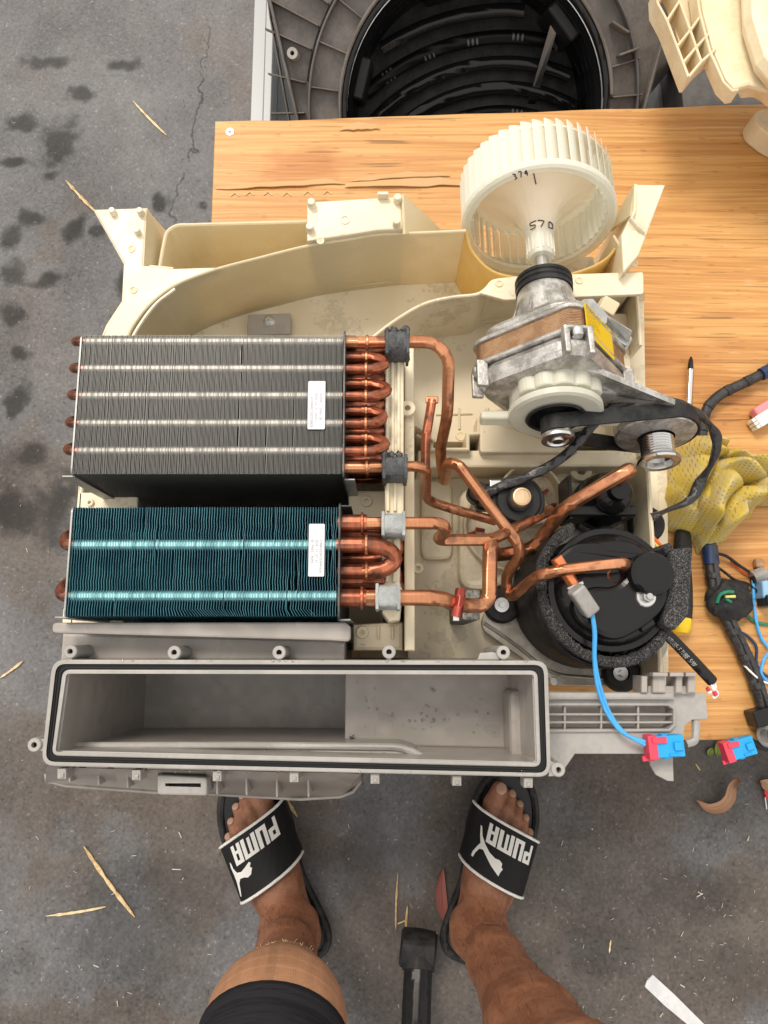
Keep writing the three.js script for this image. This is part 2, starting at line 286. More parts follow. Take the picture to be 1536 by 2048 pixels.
const floorMap = tex(1792, 1792, (u, v) => {
  const x = (u - 0.5) * FS, y = (v - 0.5) * FS + FC;
  const big = fbm(x * 3 + 20, y * 3 + 4, 4), mid = fbm(x * 22, y * 22, 4), fn = vn(x * 300, y * 300), fn2 = vn(x * 640 + 9, y * 640);
  let b = 0.112 + 0.07 * (big - 0.5) * 2 + 0.05 * (mid - 0.5) + 0.05 * (fn - 0.5) + 0.035 * (fn2 - 0.5);
  const warm = 0.6 * smooth(0.5, 0.75, fbm(x * 5 + 50, y * 5 + 80, 3));
  const st = stainAt(x, y) * (0.75 + 0.4 * mid); b *= 1 - 0.78 * st;
  if (fn > 0.93 && fn2 > 0.6) b += 0.12; if (fn < 0.05) b *= 0.5;
  const cd = y > 0.55 ? crackDist(x + 0.03 * (fbm(x * 60, y * 60, 4) - 0.5), y) : 1; const ck = smooth(0.0028, 0.0008, cd) * 0.75 * smooth(0.2, 0.45, vn(x * 40, y * 40)); b *= 1 - ck;
  b = Math.max(0.012, b);
  const soilShade = smooth(0.46, 0.66, fbm(x * 7 + 3, y * 7 + 60, 4) + 0.12 - 0.26 * smooth(-0.05, 0.45, y + 0.5 * (fbm(x * 4 + 8, y * 4 + 1, 3) - 0.5))); b *= 1 - 0.28 * soilShade;  // brown soil patches, thickened towards the viewer to paint in the warm shade there
  return [b * (1.0 + 0.16 * warm + 0.16 * soilShade), b * (0.985 + 0.02 * warm), b * (1.03 - 0.10 * warm - 0.15 * soilShade)];
}, true, THREE.MirroredRepeatWrapping);
const floorRough = tex(512, 512, (u, v) => { const x = (u - 0.5) * FS, y = (v - 0.5) * FS + FC; return 0.46 + 0.36 * fbm(x * 6, y * 6, 4) + 0.1 * stainAt(x, y); }, false, THREE.MirroredRepeatWrapping);
const floorBump = tex(1024, 1024, (u, v) => { const x = u * 1.0, y = v * 1.0; return 0.5 * vn(u * 250, v * 250, 250, 250) + 0.3 * vn(u * 90, v * 90, 90, 90) + 0.2 * vn(u * 20, v * 20, 20, 20); }, false);
for (const t of [floorMap, floorRough]) { t.repeat.set(1 / FS, 1 / FS); t.offset.set(0.5, 0.5 - FC / FS); }
floorBump.repeat.set(1 / 0.9, 1 / 0.9);
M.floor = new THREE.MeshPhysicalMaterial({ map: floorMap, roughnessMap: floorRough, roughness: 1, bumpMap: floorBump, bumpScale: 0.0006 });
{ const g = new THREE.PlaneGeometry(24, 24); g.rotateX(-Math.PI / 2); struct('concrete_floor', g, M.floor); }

// ---------------------------------------------------------------- plywood board on bearers
const HB = 0.27;
const bz0 = P(1000, 222, HB).z, bz1 = P(1450, 1480, HB).z, bx0 = P(430, 245, HB).x, bx1 = bx0 + 1.22;
const woodStain = P(600, 330, HB);
function woodTex(W, Hh, sx, sy, ox, oy) {
  return tex(W, Hh, (u, v) => {
    const x = (u - ox) * sx, y = (v - oy) * sy, yy = y + 0.022 * (fbm(x * 1.6 + 2, y * 6, 3) - 0.5) + 0.005 * (fbm(x * 7 + 5, y * 34, 2) - 0.5);
    const g1 = vn(x * 2.6 + 40, yy * 115), g2 = vn(x * 6 + 5, yy * 310), g3 = vn(x * 17, yy * 640), band = fbm(x * 0.9 + 9, yy * 20, 3);
    const t = smooth(0.28, 0.74, 0.30 * band + 0.16 * g1 + 0.28 * g2 + 0.26 * g3);
    let c = [0.46 + 0.17 * t, 0.205 + 0.140 * t, 0.054 + 0.062 * t];
    const patch = smooth(0.42, 0.58, fbm(x * 4 + 3, y * 7 + 2, 3)), crack = smooth(0.84, 0.93, vn(x * 11 + 50, yy * 430 + 3)) * patch * 0.45, pit = smooth(0.84, 0.94, vn(x * 60 + 7, yy * 520)) * 0.22;
    const pale = smooth(0.80, 0.95, vn(x * 34 + 31, yy * 420)) * smooth(0.45, 0.6, fbm(x * 5 + 60, y * 8, 2));
    c = c.map((q, k) => q * (1 - crack) * (1 - pit) + [0.06, 0.06, 0.045][k] * pale);
    const d = Math.hypot((x - woodStain.x) / 0.06, (y + woodStain.z) / 0.03) + 0.9 * (fbm(x * 30, y * 40, 3) - 0.5), st = smooth(1.1, 0.7, d) * 0.8 + smooth(0.62, 0.74, fbm(x * 5 + 11, y * 6 + 3, 3)) * 0.5;
    return [c[0] * (1 - 0.16 * st), c[1] * (1 - 0.34 * st), c[2] * (1 - 0.55 * st)];
  });
}
const woodMap = woodTex(1536, 1792, 1.3, 0.95, 0.45, 0.12); woodMap.repeat.set(1 / 1.3, 1 / 0.95); woodMap.offset.set(0.45, 0.12);
const woodBump = tex(1024, 1024, (u, v) => { const x = (u - 0.45) * 1.3, y = (v - 0.12) * 0.95, yy = y + 0.022 * (fbm(x * 1.6 + 2, y * 6, 3) - 0.5) + 0.005 * (fbm(x * 7 + 5, y * 34, 2) - 0.5); return 0.45 * vn(x * 6 + 5, yy * 310) + 0.3 * vn(x * 2.6 + 40, yy * 115) + 0.25 * (1 - smooth(0.80, 0.90, vn(x * 11 + 50, yy * 430 + 3))); }, false); woodBump.repeat.set(1 / 1.3, 1 / 0.95); woodBump.offset.set(0.45, 0.12);
M.wood = new THREE.MeshPhysicalMaterial({ map: woodMap, roughness: 0.5, bumpMap: woodBump, bumpScale: 0.0012 });
M.veneer = std([0.55, 0.33, 0.15], 0.55, 0, { map: null, bumpMap: woodBump, bumpScale: 0.0008, side: THREE.DoubleSide });
M.timber = new THREE.MeshPhysicalMaterial({ map: (() => { const t = woodMap.clone(); t.repeat.set(1, 1); t.needsUpdate = true; return t; })(), roughness: 0.8 });
{
  const t = thing('plywood_board', 'weathered orange plywood board with lifting veneer under the dismantled unit', 'board');
  const bl = P(430, 244, HB), br = P(1536, 208, HB);
  const top = []; for (let i = 0; i <= 24; i++) { const f = i / 24, x = bx0 + (bx1 - bx0) * f; top.push([x + (i === 0 ? 0 : 0), bl.z + (br.z - bl.z) * (x - bl.x) / (br.x - bl.x) + 0.0025 * (R() - 0.5)]); }
  obj('sheet', prism([...top, [bx1, bz1], [bx0 + 0.004, bz1]], HB - 0.018, HB, { bevel: 0.0012 }), M.wood, t);
  // veneer strips peeling off along two long splits
  const peel = (a, b, w, lift, seed) => {
    const n = 26, pos = [], idx = [];
    for (let i = 0; i <= n; i++) { const f = i / n, x = a[0] + (b[0] - a[0]) * f, y = a[1] + (b[1] - a[1]) * f + 3 * (vn(f * 9, seed) - 0.5), p = P(x, y, HB), e = Math.sin(Math.PI * f) ** 0.4, hh = lift * (0.25 + 0.75 * vn(f * 6 + seed, 3)) * e, ww = w * (0.6 + 0.5 * vn(f * 7, seed + 3)) * Math.max(e, 0.25);
      pos.push(p.x, HB + 0.0006, p.z - ww, p.x, HB + 0.001 + hh * 0.55, p.z - ww * 0.4, p.x, HB + 0.0014 + hh, p.z, p.x, HB + 0.0008 + hh, p.z + 0.0006, p.x, HB + 0.0003, p.z - ww * 0.9); }
    for (let i = 0; i < n; i++) for (let k = 0; k < 4; k++) { const A = i * 5 + k; idx.push(A, A + 5, A + 1, A + 1, A + 5, A + 6); }
    const g = new THREE.BufferGeometry(); g.setAttribute('position', new THREE.Float32BufferAttribute(pos, 3)); g.setIndex(idx); g.computeVertexNormals(); return toCreasedNormals(g, 0.7);
  };
  obj('veneer_strip', peel([432, 380], [690, 368], 0.012, 0.003, 1), M.veneer, t);
  obj('veneer_strip', peel([690, 376], [935, 372], 0.022, 0.005, 5), M.veneer, t);
  obj('veneer_strip', peel([680, 262], [760, 258], 0.012, 0.003, 9), M.veneer, t);
  obj('veneer_strip', peel([700, 364], [900, 352], 0.012, 0.003, 13), M.veneer, t);
  const c = P(460, 264, HB), s = obj('screw', place(lathe([[0.002, 0.0006], [0.0035, 0.0012], [0.006, 0.0008], [0.0065, 0]], 20), new THREE.Matrix4().setPosition(c)), M.zinc, t);
  s.userData.label = 'screw head sunk into the board corner';
  for (const [x, y] of [[470, 389], [500, 387], [536, 387], [574, 388], [616, 386], [655, 385]]) { // staples holding the veneer
    const p = P(x, y, HB); obj('staple', [[-1, 0.4], [1, -0.4]].map(([s2]) => tube([p.clone().add(V(0, 0.0012, -0.002)), p.clone().add(V(s2 * 0.006, 0.0008, 0.003))], 0.0007, { radial: 5 })), M.woodChipPale, t);
  }
  finish(t);
  for (const [x, where] of [[bx0 + 0.05, 'timber bearer under the plywood edge near its screw head'], [bx0 + 1.16, 'timber bearer under the plywood end beyond the white plug']]) {
    const b = thing('timber_bearer', where, 'timber', 'bearers under the plywood board');
    obj('post', box(0.09, HB - 0.018 - 0.045, 0.09, x, (HB - 0.063) / 2, bz0 + 0.14), M.timber, b); obj('post', box(0.09, HB - 0.063, 0.09, x, (HB - 0.063) / 2, bz1 - 0.16), M.timber, b);
    obj('rail', box(0.09, 0.044, bz1 - bz0 - 0.12, x, HB - 0.018 - 0.0225, (bz0 + bz1) / 2), M.timber, b); finish(b);
  }
}

// ---------------------------------------------------------------- cream moulded base of the dismantled machine
const xz = (px, h) => px.map(p => { const q = P(p[0], p[1], h); return [q.x, q.z]; });
function ruled(top, bot, t) { // thin shell between two lines of points
  const n = top.length, pos = [], idx = [];
  for (let i = 0; i < n; i++) for (const [p, o] of [[top[i], 0], [bot[i], 0], [bot[i], -t], [top[i], -t]]) pos.push(p.x, p.y + o, p.z);
  for (let i = 0; i < n - 1; i++) for (let k = 0; k < 4; k++) { const a = i * 4 + k, b = i * 4 + (k + 1) % 4; idx.push(a, b, a + 4, b, b + 4, a + 4); }
  idx.push(0, 2, 1, 0, 3, 2); const e = (n - 1) * 4; idx.push(e, e + 1, e + 2, e, e + 2, e + 3);
  const g = new THREE.BufferGeometry(); g.setAttribute('position', new THREE.Float32BufferAttribute(pos, 3)); g.setIndex(idx); return toCreasedNormals(g, 0.5);
}
function sheet3(pts, t) { // flat thin polygon from 3D points (convex)
  const n = V().copy(pts[1]).sub(pts[0]).cross(V().copy(pts[2]).sub(pts[0])).normalize().multiplyScalar(t / 2), k = pts.length, pos = [], idx = [];
  for (const s of [1, -1]) for (const p of pts) pos.push(p.x + s * n.x, p.y + s * n.y, p.z + s * n.z);
  for (let i = 1; i < k - 1; i++) { idx.push(0, i, i + 1); idx.push(k, k + i + 1, k + i); }
  for (let i = 0; i < k; i++) { const j = (i + 1) % k; idx.push(i, k + i, j, j, k + i, k + j); }
  const g = new THREE.BufferGeometry(); g.setAttribute('position', new THREE.Float32BufferAttribute(pos, 3)); g.setIndex(idx); return toCreasedNormals(g, 0.3);
}
const at = (g, x, y, h) => { const q = P(x, y, h); return g.translate(q.x, q.y, q.z); };
const peg = (x, y, h, r = 0.0032, l = 0.008) => at(lathe([[0, l], [r * 0.8, l], [r, l - 0.001], [r * 1.15, 0]], 14), x, y, h);
const boss = (x, y, h, r = 0.006, ri = 0.0026, l = 0.006) => at(lathe([[ri, -0.001], [ri, l], [r - 0.0006, l], [r, l - 0.0006], [r * 1.04, -0.002]], 20), x, y, h);
const ringHole = (x, y, h, r = 0.0028) => at(lathe([[r * 0.2, 0.0003], [r, 0.0003], [r * 1.0, 0.0012], [r * 1.5, 0.0012], [r * 1.6, 0]], 16), x, y, h);
const base = thing('appliance_base', 'cream moulded plastic base of a dismantled dryer with scroll duct and bays', 'appliance base');
{
  const t = base, c = M.cream;
  const xl = -0.322, xr = 0.30;
  const zb = P(400, 470, 0.47).z, zf = P(700, 1320, 0.40).z;
  obj('base_pan', prism([[xl + 0.02, zb + 0.015], [xr - 0.005, zb + 0.01], [xr, zf], [xl, zf], [xl, P(150, 900, 0.45).z]], HB + 0.001, 0.30, { round: 0.02 }), c, t);
  // scroll duct
  const rim = dense(PL([[236, 725], [246, 695], [264, 652], [300, 606], [346, 571], [420, 541], [520, 514], [613, 491], [700, 477], [755, 468], [800, 466], [870, 463], [932, 460]], 0.47), 70);
  obj('scroll_wall', wall(rim, 0.34, 0.0032), M.creamThin, t);
  const fl = [...rim.map(p => [p.x, p.z]), ...xz([[945, 425], [1232, 425], [1245, 470], [1270, 560]], 0.45), ...xz([[985, 570], [905, 596], [850, 606], [790, 640], [735, 682], [680, 760]], 0.45), ...xz([[600, 900], [200, 900]], 0.40)];
  obj('scroll_floor', prism(fl, 0.3005, 0.35, { bevel: 0 }), c, t);
  obj('scroll_tongue', wall(dense(PL([[932, 460, 0.47], [944, 500, 0.455], [985, 541, 0.448], [1060, 556, 0.446], [1150, 545, 0.446], [1215, 515, 0.45], [1244, 474, 0.455]]), 40), 0.345, 0.003), M.creamGlow, t);
  // deck with the ear
  obj('deck', slab([[190, 421], [292, 418], [284, 530], [346, 537], [436, 535], [420, 540], [346, 570], [300, 605], [264, 651], [245, 694], [236, 722], [192, 722], [214, 651], [246, 602], [250, 527]], 0.47, 0.012, { bevel: 0.0015 }), c, t);
  obj('deck_skirt', wall(PL([[186, 722], [214, 651], [246, 602], [250, 527], [190, 421], [292, 418], [284, 530], [346, 536]], 0.459), 0.285, 0.003), c, t);
  obj('deck_lip', tube(PL([[250, 720], [262, 682], [283, 645], [312, 608], [350, 578]], 0.4705), 0.002, { spline: true, radial: 6 }), c, t);
  const dp = [[228, 428], [283, 428], [277, 467]]; for (const [x, y] of dp) obj('peg', peg(x, y, 0.47, 0.0035, 0.009), c, t);
  for (const [x, y] of [[263, 498], [267, 580]]) obj('screw_hole', ringHole(x, y, 0.47), M.creamOld, t);
  obj('gusset', sheet3([P(291, 419, 0.469), P(285, 531, 0.469), P(352, 534, 0.39), P(330, 462, 0.39)], 0.003), M.creamThin, t);
  // pocket behind the scroll
  const pk = [[318, 535], [326, 490], [334, 462], [352, 450], [385, 448], [500, 445], [614, 442]];
  obj('pocket_wall', wall(dense(PL(pk, 0.452), 30), 0.34, 0.004), M.creamThin, t);
  obj('pocket_floor', prism([...xz([[334, 462], [352, 450], [385, 448], [614, 442]], 0.452), ...xz([[806, 468], [613, 491], [420, 541], [330, 560]], 0.47)], 0.3006, 0.36, { bevel: 0 }), M.creamThin, t);
  // junction block with pegs and gusset
  obj('block', slab([[614, 404], [803, 392], [806, 458], [755, 460], [700, 469], [614, 482]], 0.476, 0.17, { bevel: 0.002 }), c, t);
  for (const [x, y] of [[624, 412], [621, 461], [795, 403], [793, 450]]) obj('peg', peg(x, y, 0.476, 0.0042, 0.01), c, t);
  obj('moulding_mark', at(lathe([[0.004, 0], [0.004, 0.0012], [0.0052, 0.0012], [0.0054, 0]], 18), 690, 440, 0.476), c, t);
  obj('screw_hole', ringHole(641, 482, 0.476), M.creamOld, t);
  obj('gusset', sheet3([P(805, 389, 0.482), P(808, 468, 0.476), P(884, 463, 0.40)], 0.003), M.creamThin, t);
  obj('snap_tab', at(box(0.012, 0.01, 0.004, 0, 0.003, 0), 766, 394, 0.478), c, t);
  // right bracket behind the fan
  obj('bracket', slab([[1270, 368], [1331, 369], [1278, 510], [1247, 545], [1243, 470], [1262, 430]], 0.472, 0.18, { bevel: 0.0025 }), c, t);
  obj('bracket_rib', wall(PL([[1272, 368], [1270, 420], [1264, 436], [1278, 452], [1292, 462]], 0.478), 0.47, 0.003), c, t);
  obj('gusset', sheet3([P(1271, 368, 0.472), P(1262, 432, 0.472), P(1222, 462, 0.42), P(1240, 420, 0.43)], 0.003), M.creamThin, t);
  obj('scroll_end_wall', wall(PL([[1228, 470], [1246, 500], [1250, 548]], 0.462), 0.34, 0.003), M.creamThin, t);
  // front wall of the scroll, sloping down into the motor bay
  const fr = dense(PL([[735, 682], [790, 640], [850, 606], [905, 593], [958, 586], [974, 574], [985, 562], [1010, 557], [1100, 552], [1285, 546]], 0.452), 60);
  const botPx = dense(PL([[800, 720], [830, 700], [868, 672], [910, 650], [960, 640], [985, 636], [1000, 632], [1020, 630], [1100, 625], [1290, 600]], 0.345), 60);
  obj('scroll_front_wall', wall(fr, 0.34, 0.0035), c, t);
  obj('slope', ruled(fr, botPx, 0.003), c, t);
  obj('flange', slab([[959, 586], [975, 573], [986, 560], [1012, 555], [1287, 544], [1288, 588], [1010, 600]], 0.4545, 0.006, { bevel: 0.0012, round: 0.004 }), c, t);
  for (const [x, y] of [[998, 567], [1158, 561], [1268, 527]]) obj('screw_hole', ringHole(x, y, 0.4545), M.creamOld, t);
  // motor bay
  obj('motor_bay_floor', slab([[806, 690], [1000, 600], [1288, 590], [1293, 884], [815, 884]], 0.345, 0.045, { bevel: 0.001 }), c, t);
  for (const g of [wall(PL([[872, 828], [945, 826]], 0.3475), 0.344, 0.003), wall(PL([[918, 815], [919, 858]], 0.3475), 0.344, 0.003)]) obj('floor_rib', g, c, t);
  obj('drain_hole', ringHole(921, 872, 0.345, 0.004), M.creamOld, t);
  obj('bay_wall', wall(PL([[834, 868], [862, 884], [864, 898], [936, 898], [936, 868], [958, 866], [958, 838], [975, 838], [975, 815]], 0.385), 0.31, 0.004), c, t);
  obj('bay_wall', wall(PL([[832, 850], [850, 862], [868, 880]], 0.40), 0.345, 0.003), c, t);
  obj('motor_mount', slab([[960, 836], [1010, 812], [1075, 812], [1160, 905], [960, 905]], 0.385, 0.06, { bevel: 0.002, round: 0.004 }), c, t);
  obj('bay_front_wall', slab([[836, 900], [1296, 900], [1298, 932], [836, 936]], 0.372, 0.062, { bevel: 0.003 }), c, t);
  obj('mount_screw', place(screwHead(0.006, 0.003)[0], new THREE.Matrix4().setPosition(P(984, 834, 0.3855))), M.steel, t);
  // compressor bay
  obj('compressor_bay_floor', slab([[815, 930], [1315, 925], [1330, 1372], [815, 1335]], 0.312, 0.012, { bevel: 0.001 }), c, t);
  obj('platform', slab([[918, 975], [1150, 940], [1300, 940], [1300, 1030], [1120, 1060], [1000, 1180], [918, 1180]], 0.335, 0.023, { bevel: 0.006, round: 0.02 }), c, t);
  obj('platform', slab([[842, 960], [905, 960], [905, 1120], [842, 1120]], 0.322, 0.010, { bevel: 0.004, round: 0.012 }), c, t);
  const rc = P(1018, 1050, 0.352), circ = []; for (let i = 0; i < 36; i++) circ.push(V(rc.x + 0.052 * Math.cos(i / 36 * 6.2832), 0.352, rc.z + 0.052 * Math.sin(i / 36 * 6.2832)));
  obj('ring_wall', wall(circ, 0.334, 0.003, true), c, t);
  const rc2 = P(1060, 990, 0.352), circ2 = []; for (let i = 0; i < 36; i++) circ2.push(V(rc2.x + 0.036 * Math.cos(i / 36 * 6.2832), 0.36, rc2.z + 0.036 * Math.sin(i / 36 * 6.2832)));
  obj('ring_wall', wall(circ2, 0.334, 0.003, true), c, t);
  for (const [x, y, a] of [[942, 1068, 0.3], [960, 1060, -0.2], [1088, 985, 0.6], [1112, 1010, 0.1]]) { const g = new THREE.BoxGeometry(0.011, 0.006, 0.004).rotateY(a); obj('rust_tab', at(g, x, y, 0.342), M.copperRed, t); }
  obj('dirty_boss', boss(1158, 945, 0.336, 0.013, 0.006, 0.012), M.creamOld, t);
  // right and left side walls
  const sw = [[xr, 0.40, P(1300, 905, 0.40).z], [xr, 0.40, P(1310, 1372, 0.40).z]].map(a => V(...a));
  obj('side_wall', wall(sw, 0.3, 0.005), c, t);
  obj('side_wall', wall([V(xr - 0.004, 0.41, P(1290, 545, 0.43).z), V(xr - 0.003, 0.41, P(1290, 690, 0.41).z)], 0.3, 0.004), c, t);
  obj('side_wall', wall([V(xr - 0.003, 0.385, P(1290, 745, 0.41).z), V(xr - 0.002, 0.385, P(1290, 900, 0.41).z)], 0.3, 0.004), c, t);
  obj('side_ledge', prism([[xr - 0.03, P(1290, 600, 0.41).z], [xr - 0.005, P(1290, 600, 0.41).z], [xr - 0.004, P(1290, 890, 0.38).z], [xr - 0.03, P(1290, 890, 0.38).z]], 0.3452, 0.375, { bevel: 0.002, round: 0.004 }), c, t);
  obj('latch_slot', prism([[xr - 0.024, P(1280, 690, 0.38).z], [xr - 0.012, P(1280, 690, 0.38).z], [xr - 0.012, P(1280, 728, 0.38).z], [xr - 0.024, P(1280, 728, 0.38).z]], 0.3752, 0.3775, { bevel: 0.001, round: 0.004 }), M.creamOld, t);
  obj('side_foot', slab([[1312, 900], [1336, 905], [1338, 1372], [1318, 1372]], 0.30, 0.027, { bevel: 0.002 }), c, t);
  obj('side_wall', wall([V(xl, 0.45, P(158, 955, 0.45).z), V(xl, 0.45, P(120, 1300, 0.45).z)], 0.3, 0.004), c, t);
  obj('coil_bay_floor', prism([[xl + 0.003, P(158, 900, 0.45).z], [P(800, 900, 0.4).x, P(158, 900, 0.45).z], [P(812, 1310, 0.4).x, zf - 0.01], [xl + 0.003, zf - 0.01]], 0.3007, 0.362, { bevel: 0.001 }), c, t);
  obj('corner_plate', slab([[158, 962], [160, 985], [275, 985], [275, 1030], [152, 1030]], 0.45, 0.006, { bevel: 0.001 }), c, t);
  obj('screw_hole', boss(181, 1006, 0.45, 0.004, 0.002, 0.003), c, t);
  obj('corner_plate', slab([[126, 1218], [245, 1232], [245, 1250], [124, 1250]], 0.45, 0.006, { bevel: 0.001 }), c, t);
  obj('cross_plate', slab([[697, 981], [772, 981], [772, 1040], [697, 1040]], 0.475, 0.11, { bevel: 0.002 }), c, t);
  obj('screw_boss', boss(733, 1003, 0.475, 0.0058, 0.0026, 0.003), c, t);
  obj('cross_plate', slab([[706, 1248], [806, 1244], [806, 1302], [706, 1302]], 0.475, 0.11, { bevel: 0.004 }), c, t);
  obj('screw_boss', boss(725, 1265, 0.475, 0.006, 0.0026, 0.004), c, t);
  for (const x of [757, 785]) obj('rib', wall(PL([[x, 1252], [x, 1278]], 0.478), 0.474, 0.003), c, t);
  // rail between the coils and the compressor bay
  obj('rail', slab([[769, 700], [808, 700], [808, 1060], [801, 1075], [800, 1170], [806, 1180], [800, 1240], [778, 1244], [764, 1225], [764, 1100], [770, 1060]], 0.53, 0.17, { bevel: 0.003 }), c, t);
  for (const x of [774, 785, 797]) obj('rail_ridge', slab([[x - 3, 706], [x + 3, 706], [x + 3, 906], [x - 3, 906]], 0.5335, 0.006, { bevel: 0.001 }), c, t);
  for (const x of [776, 790]) { obj('rail_ridge', slab([[x - 3, 962], [x + 3, 962], [x + 3, 1022], [x - 3, 1022]], 0.5335, 0.006, { bevel: 0.001 }), c, t); obj('rail_ridge', slab([[x - 3, 1078], [x + 3, 1078], [x + 1, 1164], [x - 5, 1164]], 0.5335, 0.006, { bevel: 0.001 }), c, t); }
  obj('rail_flange', slab([[809, 690], [828, 690], [830, 1302], [809, 1302]], 0.495, 0.19, { bevel: 0.002 }), c, t);
  obj('screw_boss', boss(815, 818, 0.5, 0.008, 0.003, 0.004), c, t);
  obj('screw_boss', boss(836, 1137, 0.40, 0.006, 0.0025, 0.004), c, t);
  obj('tab', slab([[826, 1128], [842, 1128], [842, 1147], [826, 1147]], 0.40, 0.006, { bevel: 0.001, round: 0.004 }), c, t);
  // drain-pump cover plate in the scroll
  const pl = obj('cover_plate', slab([[496, 629], [581, 626], [581, 668], [494, 670]], 0.366, 0.0155, { bevel: 0.001 }), M.grey, t); pl.userData.label = 'small dark grey cover plate on the scroll floor';
  obj('cover_screw', place(mergeGeometries([prep(lathe([[0, 0.003], [0.004, 0.0026], [0.0065, 0.001], [0.0075, 0]], 18)), prep(new THREE.BoxGeometry(0.007, 0.0014, 0.0014).translate(0, 0.0028, 0)), prep(new THREE.BoxGeometry(0.0014, 0.0014, 0.007).translate(0, 0.0028, 0))]), new THREE.Matrix4().setPosition(P(538, 642, 0.366))), M.zinc, pl);
  finish(t);
}

// compressor mounting plate
{
  const t = thing('mounting_plate', 'tan metal mounting plate carrying the black compressor', 'metal plate');
  obj('plate', slab([[958, 1256], [972, 1216], [1045, 1118], [1180, 1040], [1320, 1080], [1338, 1300], [1285, 1374], [1112, 1372], [1094, 1354]], 0.334, 0.006, { bevel: 0.0015, round: 0.012 }), M.plateTan, t);
  obj('plate_rib', tube(PL([[968, 1246], [1030, 1288], [1105, 1350], [1290, 1362]], 0.3345), 0.0022, { radial: 8, fillet: 0.02 }), M.plateTan, t);
  for (const [x, y] of [[1003, 1210], [1240, 1346], [1290, 1050]]) {
    const g = obj('rubber_grommet', at(lathe([[0.008, 0.012], [0.019, 0.011], [0.022, 0.006], [0.022, 0], [0, 0]], 28), x, y, 0.3342), M.rubber, t);
    obj('bolt', at(mergeGeometries([prep(lathe([[0, 0.0095], [0.0035, 0.0095], [0.004, 0.006], [0.0045, 0.006], [0.0045, 0]], 6)), prep(lathe([[0, 0.004], [0.0085, 0.003], [0.0085, 0], [0, 0]], 20))]), x, y, 0.3462), M.steel, g);
  }
  obj('screw', at(screwHead(0.005, 0.002)[0], 1107, 1362, 0.3342), M.zinc, t);
  finish(t);
}

